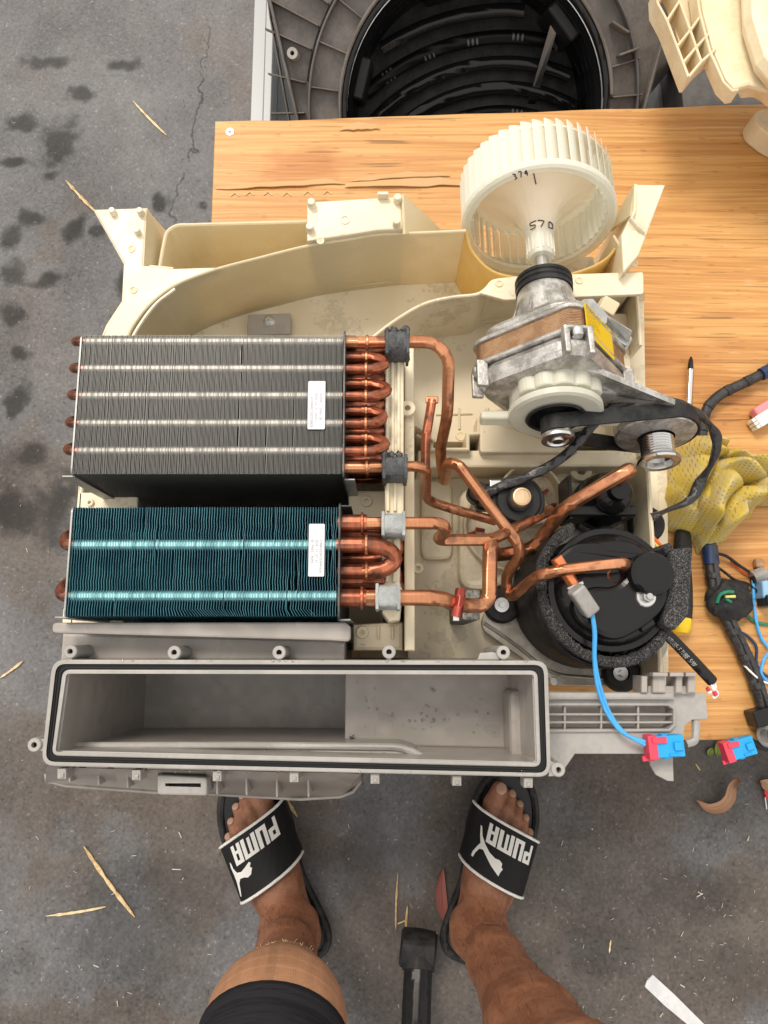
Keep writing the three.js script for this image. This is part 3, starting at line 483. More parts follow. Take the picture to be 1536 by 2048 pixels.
// ---------------------------------------------------------------- grey water-tank duct in front
const tray = thing('condenser_duct', 'long open grey plastic duct box with black rim gasket in front of the coils', 'duct');
{
  const t = tray, HT = 0.54;
  const scalePoly = (pts, k) => { // inset a pixel polygon by k pixels
    const cx = pts.reduce((s, p) => s + p[0], 0) / pts.length, cy = pts.reduce((s, p) => s + p[1], 0) / pts.length;
    return pts.map(p => [p[0] + (p[0] < cx ? k : -k), p[1] + (p[1] < cy ? k : -k)]);
  };
  const outer = [[104, 1319], [1096, 1321], [1103, 1555], [81, 1532]];
  const rp = (px, h, r) => { const q = roundPoly(xz(px, h), r, 5); return q; };
  const ring = (a, b, ra, rb, y0, y1, h = HT, bev = 0.0012) => prism(rp(a, h, ra), y0, y1, { bevel: bev, holes: [rp(b, h, rb)] });
  const o1 = scalePoly(outer, 6), o2 = scalePoly(outer, 20), o3 = scalePoly(outer, 25.5);
  const wallO = ring(outer, scalePoly(outer, 27), 0.012, 0.004, 0.32, HT - 0.009, HT, 0);
  obj('outer_wall', wallO, M.grey, t);
  obj('rim', ring(outer, o1, 0.012, 0.01, HT - 0.009, HT), M.greyLight, t);
  obj('inner_rim', ring(o2, o3, 0.007, 0.004, HT - 0.009, HT - 0.001), M.greyLight, t);
  const gs = obj('gasket', ring(scalePoly(outer, 6.3), scalePoly(outer, 19.7), 0.01, 0.007, HT - 0.0088, HT - 0.003, HT, 0.002), M.gasket, t); gs.userData.label = 'black rubber gasket set in the duct rim';
  for (const k of [10, 15.5]) obj('gasket_bead', ring(scalePoly(outer, k - 0.9), scalePoly(outer, k + 0.9), 0.009, 0.008, HT - 0.0031, HT - 0.0018, HT, 0.0005), M.gasket, gs);
  // floors: deep left part, shallow right part
  const inner = scalePoly(outer, 26.5), X = 712, H2 = 0.43;
  const xs = P(690, 1400, H2).x;
  const inW = rp(inner, HT, 0.004), li = xz(inner, HT);
  obj('floor', prism([li[0], [xs, li[0][1] + (li[1][1] - li[0][1]) * 0.57], [xs, li[3][1]+0.004], li[3]], 0.31, 0.318, { bevel: 0 }), M.grey, t);
  obj('raised_floor', prism([[xs, li[0][1]], li[1], li[2], [xs, li[2][1] + (li[3][1] - li[2][1]) * 0.4]], 0.31, H2, { bevel: 0.002 }), M.grey, t);
  obj('left_wall_ramp', ruled([V(li[0][0] - 0.001, 0.53, li[0][1]), V(li[3][0] - 0.001, 0.53, li[3][1])], [V(li[0][0] + 0.006, 0.316, li[0][1]), V(li[3][0] + 0.012, 0.316, li[3][1])], 0.003), M.grey, t);
  obj('gutter', slab([[122, 1490], [500, 1489], [800, 1492], [828, 1500], [868, 1528], [98, 1524]], 0.49, 0.17, { bevel: 0.006 }), M.grey, t);
  obj('gutter_lip', tube(PL([[124, 1492], [500, 1491], [796, 1494], [826, 1503], [862, 1526]], 0.4905), 0.0035, { radial: 8, fillet: 0.02 }), M.greyLight, t);
  obj('back_ledge', slab([[250, 1472], [690, 1480], [690, 1500], [210, 1500]], 0.40, 0.07, { bevel: 0.003 }), M.grey, t);
  for (const [a, b] of [[328, 385], [560, 620]]) obj('ledge_window', slab([[a, 1481], [b, 1483], [b, 1492], [a, 1490]], 0.4015, 0.004, { bevel: 0.0006 }), M.panelDark, t);
  obj('drain_slot', slab([[727, 1484], [780, 1484], [780, 1491], [727, 1491]], 0.4412, 0.011, { bevel: 0.001, round: 0.003 }), M.gasket, t);
  { // half-round column in the right end
    const a = P(1012, 1378, 0.455), b = P(1012, 1528, 0.5), w = 0.019;
    obj('column', prism(roundPoly([[a.x, a.z], [a.x + w * 1.0, a.z], [a.x + w, b.z], [a.x, b.z]], 0.008), H2 - 0.005, 0.475, { bevel: 0.005 }), M.grey, t);
  }
  obj('right_wall_draft', ruled([V(li[1][0] + 0.001, 0.53, li[1][1]), V(li[2][0] + 0.001, 0.53, li[2][1])], [V(li[1][0] - 0.008, H2 - 0.002, li[1][1]), V(li[2][0] - 0.008, H2 - 0.002, li[2][1])], 0.003), M.grey, t);
  { // damp lint caught in the corners of the duct
    const q = rng(61), ls = []; for (const [x, y, h2, n, w] of [[1062, 1528, 0.432, 60, 26], [1022, 1522, 0.432, 30, 14], [700, 1478, 0.432, 16, 12]]) for (let i = 0; i < n; i++) { const p = P(x + w * (q() - 0.5), y + 8 * (q() - 0.5), h2 + 0.002); ls.push(tube([p, p.clone().add(V(q() - 0.5, 0.3 * q(), q() - 0.5).multiplyScalar(0.010))], 0.0004, { raw: true, radial: 3 })); }
    obj('lint', ls, M.foamBlack, t).userData.kind = 'stuff';
  }
  { // water drops left in the duct
    const q = rng(83), ds = []; const drop = (p, r) => ds.push(new THREE.SphereGeometry(r, 10, 6, 0, Math.PI * 2, 0, Math.PI / 2).scale(1, 0.55, 0.8 + 0.4 * q()).translate(p.x, p.y, p.z));
    for (let i = 0; i < 70; i++) drop(P(130 + 690 * q(), 1498 + 20 * q(), 0.4902), 0.0007 + 0.0016 * q() * q());
    for (let i = 0; i < 50; i++) drop(P(705 + 290 * q(), 1350 + 120 * q(), 0.4301), 0.0007 + 0.0016 * q() * q());
    for (let i = 0; i < 40; i++) drop(P(110 + 970 * q(), q() < 0.5 ? 1322 : 1544, 0.5401), 0.0006 + 0.001 * q());
    const m = obj('water_drops', ds, new THREE.MeshPhysicalMaterial({ color: 0xffffff, roughness: 0.02, transmission: 1, thickness: 0.002, ior: 1.33 }), t); m.userData.kind = 'stuff';
  }
  // screw towers
  for (const [x, y] of [[140, 1303], [348, 1305], [558, 1305], [778, 1304], [1007, 1305], [68, 1490], [1117, 1540]]) {
    const q = obj('screw_tower', at(lathe([[0.0026, -0.012], [0.0026, 0], [0.0055, 0], [0.0062, -0.001], [0.0064, -0.09], [0, -0.09]], 20), x, y, HT + 0.001), M.greyLight, t);
    obj('bore', at(lathe([[0, -0.006], [0.0026, -0.006]], 12), x, y, HT + 0.001), M.gasket, q);
    if (y < 1400) obj('tower_web', slab([[x - 4, y + 4], [x + 4, y + 4], [x + 4, 1320], [x - 4, 1320]], HT - 0.001, 0.03, { bevel: 0.0005 }), M.greyLight, t);
  }
  obj('tower_web', slab([[74, 1478], [90, 1478], [88, 1502], [74, 1502]], HT - 0.002, 0.03, { bevel: 0.0005 }), M.greyLight, t);
  obj('tower_web', slab([[1098, 1520], [1112, 1528], [1116, 1552], [1098, 1553]], HT - 0.002, 0.03, { bevel: 0.0005 }), M.greyLight, t);
  obj('latch', slab([[960, 1306], [985, 1304], [1000, 1308], [1000, 1320], [955, 1320]], HT - 0.004, 0.008, { bevel: 0.001 }), M.greyLight, t);
  // back hood between coil and box
  const hoodTop = [[104, 1245], [690, 1244], [701, 1252], [701, 1284], [660, 1281], [103, 1266]];
  obj('hood_lip', slab(hoodTop, 0.535, 0.012, { bevel: 0.002, round: 0.005 }), M.grey, t);
  obj('hood_wall', slab([[124, 1266], [660, 1278], [690, 1284], [690, 1322], [120, 1322]], 0.50, 0.15, { bevel: 0.003 }), M.grey, t);
  // front skirt with ribs, clips and pull handle
  const sk = [[95, 1540], [92, 1558], [130, 1570], [316, 1585]], sk2 = [[412, 1590], [600, 1598], [680, 1592], [708, 1582], [722, 1560], [722, 1545]];
  obj('skirt', ruled(PL([[94, 1534], [316, 1540]], 0.52), PL([[90, 1566], [316, 1582]], 0.47), 0.003), M.grey, t);
  obj('skirt', ruled(PL([[412, 1540], [560, 1544], [690, 1546], [722, 1548]], 0.52), PL([[412, 1588], [560, 1597], [680, 1594], [722, 1565]], 0.45), 0.003), M.grey, t);
  obj('skirt', ruled(PL([[316, 1540], [412, 1542]], 0.52), PL([[320, 1562], [412, 1562]], 0.47), 0.003), M.grey, t);
  obj('skirt_wall', wall(PL([[90, 1548], [92, 1562], [130, 1572], [316, 1586]], 0.472), 0.40, 0.003), M.grey, t);
  obj('skirt_wall', wall(PL([[412, 1588], [600, 1599], [680, 1594], [706, 1584], [722, 1562]], 0.455), 0.40, 0.003), M.grey, t);
  for (const [x, y0, y1] of [[138, 1548, 1564], [196, 1550, 1570], [254, 1552, 1576], [433, 1556, 1588], [492, 1556, 1590], [553, 1558, 1594], [616, 1560, 1594]]) obj('rib', wall(PL([[x, y0 - 6], [x + 1, y1]], 0.50), 0.46, 0.0018), M.greyLight, t);
  obj('pull_handle', slab([[314, 1550], [414, 1556], [414, 1592], [314, 1590]], 0.515, 0.03, { bevel: 0.002, round: 0.003, holes: [[[326, 1562], [406, 1562], [406, 1579], [326, 1577]]] }), M.greyLight, t);
  for (const [x, y] of [[123, 1549], [272, 1552], [434, 1554], [588, 1556], [750, 1559], [914, 1563], [1057, 1567]]) {
    const q = obj('clip', slab([[x - 9, y - 12], [x + 9, y - 12], [x + 9, y + 9], [x - 9, y + 9]], HT - 0.006, 0.02, { bevel: 0.001 }), M.greyLight, t);
    obj('clip_notch', slab([[x - 3, y - 2], [x + 4, y - 2], [x + 4, y + 6], [x - 3, y + 6]], HT - 0.0045, 0.002, { bevel: 0.0005 }), M.grey, q);
  }
  // side arm with vent grille
  const armH = 0.44;
  const hole = [[1092, 1409], [1338, 1409], [1350, 1418], [1350, 1450], [1340, 1461], [1092, 1462]];
  obj('side_arm', slab([[1060, 1383], [1412, 1386], [1416, 1438], [1384, 1440], [1370, 1452], [1366, 1490], [1370, 1508], [1150, 1508], [1128, 1540], [1060, 1540]], armH, 0.004, { bevel: 0.001, holes: [hole] }), M.greyLight, t);
  const hf = [...hole, hole[0]];
  obj('grille_frame', wall(PL(hole, armH + 0.004), armH - 0.02, 0.003, true), M.greyLight, t);
  for (const y of [1429, 1445]) obj('grille_bar', wall(PL([[1092, y], [1350, y]], armH + 0.001), armH - 0.006, 0.0022), M.greyLight, t);
  for (const x of [1130, 1203, 1277]) obj('grille_bar', wall(PL([[x, 1409], [x, 1462]], armH + 0.0005), armH - 0.007, 0.0022), M.greyLight, t);
  obj('grille_backing', slab([[1085, 1395], [1352, 1395], [1352, 1470], [1085, 1470]], armH - 0.03, 0.003, { bevel: 0 }), M.grey, t);
  obj('arm_ridge', slab([[1096, 1384], [1350, 1385], [1350, 1400], [1096, 1400]], armH + 0.008, 0.009, { bevel: 0.003 }), M.greyLight, t);
  for (const [a, b, h] of [[1283, 1296, 1352], [1306, 1332, 1348], [1352, 1366, 1347], [1376, 1392, 1346]]) obj('snap_hook', slab([[a, h], [b, h], [b, 1386], [a, 1386]], armH + 0.012, 0.03, { bevel: 0.002 }), M.grey, t);
  for (const [a, b] of [[1306, 1336], [1340, 1368], [1372, 1393]]) obj('hook_bridge', slab([[a, 1345], [b, 1345], [b, 1353], [a, 1353]], armH + 0.02, 0.012, { bevel: 0.001 }), M.grey, t);
  obj('snap_base', slab([[1296, 1372], [1392, 1372], [1392, 1388], [1296, 1388]], armH + 0.006, 0.02, { bevel: 0.001 }), M.grey, t);
  obj('arm_loop', tube(PL([[1392, 1440], [1391, 1482], [1372, 1487]], armH - 0.005), 0.0045, { fillet: 0.012, radial: 8 }), M.greyLight, t);
  obj('arm_tongue', slab([[1297, 1506], [1346, 1506], [1348, 1563], [1335, 1562], [1312, 1550], [1300, 1530]], armH - 0.006, 0.004, { bevel: 0.001 }), M.greyLight, t);
  finish(t);
}

// ---------------------------------------------------------------- heat-exchanger coils
function textTex(w, h, bg, draw) {
  const cv = document.createElement('canvas'); cv.width = w; cv.height = h; const g = cv.getContext('2d');
  g.fillStyle = bg; g.fillRect(0, 0, w, h); draw(g, w, h);
  const t = new THREE.CanvasTexture(cv); t.colorSpace = THREE.SRGBColorSpace; t.magFilter = THREE.LinearFilter; return t;
}
// thin printed card: a rounded card with its print on the top face; local x right, z down the card, y up
function card(name, w, d, th, t, parent, mtx, rough = 0.5) {
  const g = prism(roundPoly([[-w / 2, -d / 2], [w / 2, -d / 2], [w / 2, d / 2], [-w / 2, d / 2]], Math.min(w, d) * 0.08, 4), -th, 0, { bevel: 0 });
  const p = g.attributes.position, uv = new Float32Array(p.count * 2);
  for (let i = 0; i < p.count; i++) { uv[i * 2] = p.getX(i) / w + 0.5; uv[i * 2 + 1] = 0.5 - p.getZ(i) / d; }
  g.setAttribute('uv', new THREE.BufferAttribute(uv, 2)); g.applyMatrix4(mtx); g.userData.keepUV = true;
  return obj(name, g, new THREE.MeshPhysicalMaterial({ map: t, roughness: rough }), parent);
}
function ribbedTube(x0, x1, n, y, z, r0, r1) {
  const prof = [[0, 0]], L = x1 - x0; for (let i = 0; i < n; i++) { const s = i / n * L, d = L / n; prof.push([r0, s], [r1, s + d * 0.35], [r1, s + d * 0.65], [r0, s + d * 0.98]); } prof.push([0, L]);
  const g = lathe(prof, 10); g.rotateZ(-Math.PI / 2); g.translate(x0, y, z); return g;
}
function uBend(a, b, dx, r) { // half loop between two tube ends, bulging along x
  const m = a.clone().add(b).multiplyScalar(0.5), d = b.clone().sub(a), h = d.length() / 2, pts = [a.clone().add(V(-Math.sign(dx) * 0.004, 0, 0))];
  for (let i = 0; i <= 12; i++) { const t = Math.PI * i / 12; pts.push(m.clone().addScaledVector(d, -Math.cos(t) / 2).add(V(dx * Math.sin(t) + 0, 0, 0))); }
  pts.push(b.clone().add(V(-Math.sign(dx) * 0.004, 0, 0))); return tube(pts, r, { raw: true, radial: 10 });
}
function coil(o) {
  const t = thing(o.name, o.label, 'heat exchanger');
  const c = o.corners.map(p => P(p[0], p[1], o.h)), x0 = (c[0].x + c[3].x) / 2, x1 = (c[1].x + c[2].x) / 2, z0 = (c[0].z + c[1].z) / 2, z1 = (c[2].z + c[3].z) / 2;
  const D = z1 - z0, zc = (z0 + z1) / 2, HH = o.height, yc = o.h - HH / 2, RF = rng(o.seed);
  const fins = [];
  for (let i = 0; i < o.n; i++) {
    const g = new THREE.BoxGeometry(o.ft, HH, D, 1, o.seg2 ?? 1, o.seg).toNonIndexed(), p = g.attributes.position, ph = RF() * 0.3, bend = RF() < o.bend ? (RF() - 0.5) * 0.004 : 0, bz = RF(), jy = (RF() - 0.5) * 0.0012;
    for (let k = 0; k < p.count; k++) {
      const z = p.getZ(k), y = p.getY(k), f = z / D + 0.5;
      let dx = o.wave * Math.sin(f * Math.PI * 2 * o.waves + ph) + 0.00006 * Math.sin(i * 1.7 + f * 5);
      if (bend && y > 0) dx += bend * Math.max(0, 1 - Math.abs(f - bz) * 4);
      if (o.crush && f > 0.96 && i > o.n * 0.3 && i < o.n * 0.9) dx += 0.003 * (1 + Math.sin(i * 0.15));
      p.setX(k, p.getX(k) + dx); if (y > 0) p.setY(k, y + jy);
    }
    g.translate(x0 + (i + 0.5) / o.n * (x1 - x0), yc, zc); g.computeVertexNormals(); fins.push(g);
  }
  if (o.single) for (const g of fins) obj('fin', g, o.finMat, t);
  else { const m = obj('fins', fins, o.finMat, t); m.userData.kind = 'stuff'; m.userData.label = 'dense pack of thin aluminium fins'; }
  // tubes
  const ys = []; for (let l = 0; l < o.layers; l++) ys.push(o.h - o.top - l * o.lp);
  const zr = o.rows.map(y => P(400, y, o.h - o.top).z), half = zr.length > 1 ? (zr[1] - zr[0]) / 2 : 0.015;
  for (const z of zr) obj('tube', ribbedTube(x0, x1, o.n, ys[0], z, o.tr * 0.82, o.tr), o.tubeMat, t);
  for (let l = 1; l < 3; l++) for (const z of zr) if (z + (l % 2 ? o.stag * half : 0) > z0 + o.tr) obj('tube', ribbedTube(x0, x1, 1, ys[l], z + (l % 2 ? o.stag * half : 0), o.tr, o.tr), o.tubeMat, t);
  // end plates
  const pl = (x, th, mat, ext, nm) => { const g = prism(roundPoly([[-D / 2 - ext, -HH / 2 - 0.004], [D / 2 + ext, -HH / 2 - 0.004], [D / 2 + ext, HH / 2 + 0.004], [-D / 2 - ext, HH / 2 + 0.004]], 0.006), 0, th, { bevel: 0.0003 }); g.rotateZ(-Math.PI / 2); g.rotateX(Math.PI / 2); g.rotateX(0); return g; };
  const plate = (x, th, ext, up) => { const s = toShape(roundPoly([[-D / 2 - ext, -HH / 2], [D / 2 + ext, -HH / 2], [D / 2 + ext, HH / 2 + up], [-D / 2 - ext, HH / 2 + up]], 0.006)); const g = new THREE.ExtrudeGeometry(s, { depth: th, bevelEnabled: false }); g.rotateY(Math.PI / 2); g.scale(1, 1, -1); g.translate(x, yc, zc); const ix = g.toNonIndexed(); const p = ix.attributes.position; for (let i = 0; i < p.count; i += 3) { const a = [p.getX(i + 1), p.getY(i + 1), p.getZ(i + 1)]; p.setXYZ(i + 1, p.getX(i + 2), p.getY(i + 2), p.getZ(i + 2)); p.setXYZ(i + 2, ...a); } ix.computeVertexNormals(); return ix; };
  obj('end_plate', plate(x0 - 0.002, 0.0015, 0.001, 0.001), M.endPlateLight, t);
  obj('end_plate', plate(x1 + 0.001, 0.0015, o.ext, o.up), M.endPlate, t);
  obj('plate_flange', box(0.010, HH * 0.9, 0.0016, x1 + 0.007, yc, z1 + o.ext - 0.001), M.endPlateLight, t);
  obj('plate_flange', box(0.010, HH * 0.9, 0.0016, x1 + 0.007, yc, z0 - o.ext + 0.001), M.endPlate, t);
  obj('plate_flange', box(0.012, HH * 0.95, 0.0016, x0 - 0.006, yc, z1 + 0.001), M.endPlateLight, t);
  // left hairpins
  for (const z of zr) for (let l = 0; l + 1 < o.layers; l += 2) obj('hairpin', uBend(V(x0 - 0.002, ys[l], z), V(x0 - 0.002, ys[l + 1], z + o.stag * half * 0.8), -o.bulge * 0.55, o.tr * 1.0), M.copperDark, t);
  // right return bends with collars
  o.bends(t, x1 + 0.002, ys, zr, half);
  // printed sticker
  const [sx, sy, sw, sd] = o.sticker, pa = P(sx - sw / 2, sy - sd / 2, o.h), pb = P(sx + sw / 2, sy + sd / 2, o.h);
  card('sticker', pb.x - pa.x, pb.z - pa.z, 0.0008, o.print, t, new THREE.Matrix4().setPosition(P(sx, sy, o.h + 0.002)));
  return finish(t);
}
const lines = (g, w, h, list, flip) => { g.save(); g.translate(w / 2, h / 2); g.rotate(flip * Math.PI / 2); g.fillStyle = '#3a3c46'; for (const [s, x, y, z, f] of list) { g.font = `${z}px ${f || 'monospace'}`; g.fillText(s, x, y); } g.restore(); };
const collar = (p, r) => { const g = lathe([[r, -0.0015], [r * 1.22, -0.001], [r * 1.22, 0.001], [r, 0.0015]], 14); g.rotateZ(Math.PI / 2); return g.translate(p.x, p.y, p.z); };
coil({
  name: 'condenser_coil', label: 'silver aluminium finned coil with copper bends and white sticker', corners: [[170, 671], [679, 669], [690, 950], [142, 946]], h: 0.56, height: 0.19, n: 216, ft: 0.0002, seg: 8, wave: 0.00012, waves: 5, bend: 0.02, seed: 11,
  finMat: M.aluFin, tubeMat: M.aluTube, rows: [684, 738, 792, 847, 902], layers: 6, lp: 0.022, top: 0.0043, tr: 0.0045, stag: -1, ext: 0.004, up: 0.004, bulge: 0.018,
  sticker: [633, 810, 33, 96],
  print: textTex(128, 384, '#c9cbd2', (g, w, h) => lines(g, w, h, [['4Z8BGZZDC330WA7Z', -180, -26, 24, 'serif'], ['2020 12 23 3520', -120, 6, 24], ['QC-PASS   bqinS', -120, 40, 24]], -1)),
  bends(t, x, ys, zr, half) {
    zr.forEach((z, r) => {
      for (let l = 0; l < 6; l += 1) {
        const za = z + (l % 2 ? -half : 0);
        if (l % 2 === 0) { if (r === 0 && l === 0) continue; const a = V(x + 0.020, ys[l], za), b = V(x + 0.020, ys[l] - 0.010, za - half * 1.15); const m = obj('return_bend', [uBend(a, b, 0.016 + 0.002 * ((r + l) % 3), 0.0050), tube([V(x - 0.002, a.y, a.z), a.clone().add(V(0.001, 0, 0))], 0.0046, { raw: true }), tube([V(x - 0.002, b.y, b.z), b.clone().add(V(0.001, 0, 0))], 0.0046, { raw: true })], M.copperDark, t); obj('brazed_collar', [collar(a, 0.005), collar(b, 0.005)], M.copper, m); }
        else { const z2 = z + half * 0.2, a = V(x + 0.022, ys[l] - 0.004, za + half * 1.1), b = V(x + 0.022, ys[l] - 0.020, za + half * 0.3); obj('return_bend', [uBend(a, b, 0.018, 0.0048), tube([V(x - 0.002, a.y, a.z), a.clone().add(V(0.001, 0, 0))], 0.0046, { raw: true })], M.copperDark, t); }
      }
    });
    for (const y of [685, 935]) { const z = P(720, y, 0.548).z; const q = obj('header_stub', [tube([V(x - 0.002, 0.548, z), V(x + 0.024, 0.548, z)], 0.0058, { raw: true }), collar(V(x + 0.021, 0.548, z), 0.006)], M.copper, t); }
  },
});
coil({
  name: 'evaporator_coil', label: 'blue coated finned coil with thick copper bends and white sticker', corners: [[150, 1016], [679, 1013], [670, 1232], [130, 1232]], h: 0.56, height: 0.185, n: 102, ft: 0.00045, seg: 16, wave: 0.00035, waves: 7, bend: 0.08, seed: 5, crush: true, single: true,
  finMat: M.blueFin, tubeMat: M.blueTube, rows: [1090, 1192], layers: 4, lp: 0.03, top: 0.0054, tr: 0.0056, stag: -1, ext: 0.004, up: 0.003, bulge: 0.02,
  sticker: [633, 1100, 30, 105],
  print: textTex(128, 448, '#cdcdd0', (g, w, h) => lines(g, w, h, [['1TBBGZZDCS330WA3A', -90, -26, 26, 'serif'], ['2020 11 07 51', -90, 8, 26], ['QC-PASS  RoHS', -90, 42, 26]], 1)),
  bends(t, x, ys, zr, half) {
    const z0 = P(720, 1047, 0.548).z, zA = zr[0], zB = P(720, 1146, 0.55).z;
    const a = V(x + 0.024, ys[0], zA), b = V(x + 0.024, ys[0] - 0.012, zB - 0.002);
    const m = obj('return_bend', [uBend(a, b, 0.026, 0.0075), tube([V(x - 0.003, a.y, a.z), a.clone().add(V(0.001, 0, 0))], 0.0072, { raw: true }), tube([V(x - 0.003, b.y, b.z), b.clone().add(V(0.001, 0, 0))], 0.0072, { raw: true })], M.copperDark, t);
    obj('brazed_collar', [collar(a, 0.0078), collar(b, 0.0078)], M.copper, m);
    for (const [za, zb, y] of [[z0 + 0.006, zA + 0.008, ys[1]], [zB + 0.004, zr[1] - 0.006, ys[1]], [zA + 0.01, zB + 0.012, ys[2]]]) { const A = V(x + 0.024, y, za), B = V(x + 0.024, y - 0.016, zb); obj('return_bend', [uBend(A, B, 0.028, 0.0075), tube([V(x - 0.003, A.y, A.z), A], 0.0072, { raw: true }), tube([V(x - 0.003, B.y, B.z), B], 0.0072, { raw: true })], M.copperDark, t); }
    for (const y of [1047, 1196]) { const z = P(720, y, 0.548).z; obj('header_stub', [tube([V(x - 0.003, 0.548, z), V(x + 0.024, 0.548, z)], 0.0085, { raw: true }), collar(V(x + 0.02, 0.548, z), 0.0088)], M.copperDark, t); }
  },
});

// ---------------------------------------------------------------- pipe clips on the rail
const HPIPE = 0.548;
function pipeClip(name, label, x, y, w, d, mat, ragged, group) {
  const t = thing(name, label, 'pipe grommet', group);
  const a = P(x - w / 2, y - d / 2, 0.56), b = P(x + w / 2, y + d / 2, 0.56), L = b.x - a.x, Wd = (b.z - a.z), n = 26, rad = Wd / 2, pos = [], K = 28;
  const cx = (a.x + b.x) / 2, cz = (a.z + b.z) / 2, yc = 0.545, Rg = rng(x * 7 + y);
  const pts = [], idx = []; const NX = 16;
  for (let i = 0; i <= NX; i++) for (let k = 0; k < K; k++) {
    const an = k / K * 6.2832, sq = 1 / Math.pow(Math.pow(Math.abs(Math.cos(an)), 4) + Math.pow(Math.abs(Math.sin(an)), 4), 0.25), nz = ragged * (Rg() - 0.5), e = (i === 0 || i === NX) ? 0.95 : 1;
    const fl = ragged ? 0 : (i < 2 || i > NX - 2 ? 0.0012 : 0);
    pts.push(cx + (i / NX - 0.5) * L + (e < 1 ? ragged * 2 * (Rg() - 0.5) : 0), yc + Math.sin(an) * (0.0165 * sq * e + fl) + nz, cz + Math.cos(an) * (rad * sq * e + fl) + nz);
  }
  for (let i = 0; i < NX; i++) for (let k = 0; k < K; k++) { const A = i * K + k, B = i * K + (k + 1) % K; idx.push(A, B, A + K, B, B + K, A + K); }
  for (const [i, f] of [[0, 1], [NX, 0]]) { const s = pts.length / 3; pts.push(cx + (i / NX - 0.5) * L, yc, cz); for (let k = 0; k < K; k++) { const A = i * K + k, B = i * K + (k + 1) % K; f ? idx.push(s, B, A) : idx.push(s, A, B); } }
  const g = new THREE.BufferGeometry(); g.setAttribute('position', new THREE.Float32BufferAttribute(pts, 3)); g.setIndex(idx);
  obj('grommet', toCreasedNormals(g, ragged ? 0.5 : 0.8), mat, t);
  const sl = obj('grommet_lip', [box(0.003, 0.036, Wd * 1.06, cx - L / 2 + 0.0015, yc - 0.001, cz, 0.001), box(0.003, 0.036, Wd * 1.06, cx + L / 2 - 0.0015, yc - 0.001, cz, 0.001)], mat, t);
  if (ragged) { // torn foam crumbs along the upper edge
    for (let i = 0; i < 5; i++) { const gq = new THREE.IcosahedronGeometry(0.0022 + Rg() * 0.002, 1), pp = gq.attributes.position; for (let k = 0; k < pp.count; k++) pp.setXYZ(k, pp.getX(k) * (0.7 + Rg() * 0.5), pp.getY(k), pp.getZ(k) * (0.7 + Rg() * 0.8)); gq.computeVertexNormals(); obj('torn_crumb', gq.translate(cx + (Rg() - 0.5) * L, yc + 0.006 + Rg() * 0.006, cz - rad - 0.001), mat, t); }
  }
  return finish(t);
}
pipeClip('foam_grommet', 'torn black foam grommet on the copper pipe at the top end of the rail', 795, 682, 48, 48, M.foamBlack, 0.0012);
pipeClip('foam_grommet', 'black foam grommet on the copper pipe halfway along the rail', 790, 933, 50, 46, M.foamBlack, 0.0007);
pipeClip('rubber_grommet', 'grey rubber grommet on the S bent pipe of the blue coil', 787, 1047, 48, 46, M.foamGrey, 0);
pipeClip('rubber_grommet', 'grey rubber grommet on the lower pipe of the blue coil', 776, 1193, 50, 50, M.foamGrey, 0);

// ---------------------------------------------------------------- copper pipes
function pipe(name, label, pts, r, mat, fil = 0.014, extra) {
  const t = thing(name, label, 'copper pipe');
  obj('tube', tube(pts.map(p => P(...p)), r, { fillet: fil, radial: 14 }), mat, t);
  if (extra) extra(t); return finish(t);
}
pipe('discharge_pipe', 'long bent copper pipe from the silver coil to the compressor top', [[716, 685, 0.548], [868, 684, 0.548], [898, 716, 0.545], [895, 830, 0.50], [880, 900, 0.45], [888, 968, 0.41], [897, 925, 0.47], [918, 930, 0.475], [1048, 1104, 0.46], [1010, 1150, 0.43], [1018, 1198, 0.42], [1075, 1152, 0.475], [1110, 1142, 0.485], [1256, 1124, 0.487], [1243, 1140, 0.452]], 0.006, M.copper, 0.016);
pipe('liquid_pipe', 'thin copper pipe dropping from the silver coil to the black valve', [[722, 935, 0.548], [852, 932, 0.545], [852, 1000, 0.47], [905, 1018, 0.45], [990, 1042, 0.425]], 0.0052, M.copper, 0.014);
pipe('process_tube', 'pinched copper stub tube standing beside the tall copper pipe', [[851, 940, 0.54], [851, 880, 0.53], [862, 812, 0.52], [864, 800, 0.52]], 0.0046, M.copperDark, 0.01, t => { const p = P(864, 800, 0.52); obj('pinched_end', box(0.0125, 0.004, 0.007, p.x, p.y, p.z, 0.0015), M.copper, t); });
pipe('evaporator_inlet_pipe', 'S bent copper pipe between blue coil and black valve', [[716, 1047, 0.548], [884, 1046, 0.545], [893, 1062, 0.525], [872, 1080, 0.50], [982, 1080, 0.485], [1020, 1062, 0.46], [1100, 1020, 0.415]], 0.006, M.copper, 0.011);
pipe('suction_pipe', 'thick copper pipe looping from the blue coil over to the accumulator', [[716, 1196, 0.548], [884, 1195, 0.545], [910, 1210, 0.51], [962, 1212, 0.49], [979, 1195, 0.49], [980, 1082, 0.492], [988, 1112, 0.42], [1068, 1098, 0.40], [1105, 1045, 0.43], [1130, 1015, 0.455], [1268, 932, 0.49], [1238, 960, 0.45]], 0.0074, M.copper, 0.018);
pipe('capillary_stub', 'short dark red pinched copper stub on the suction pipe', [[921, 1180, 0.525], [918, 1206, 0.53], [912, 1234, 0.53]], 0.0052, M.copperRed, 0.01, t => { const p = P(912, 1236, 0.531); obj('pinched_end', box(0.006, 0.003, 0.006, p.x, p.y, p.z, 0.001), M.steel, t); });
{ const t = thing('sponge_block', 'grey sponge block wedged under the suction pipe', 'sponge'); obj('block', slab([[922, 1179], [961, 1180], [960, 1241], [924, 1240]], 0.465, 0.152, { bevel: 0.003, round: 0.003 }), M.sponge, t); finish(t); }

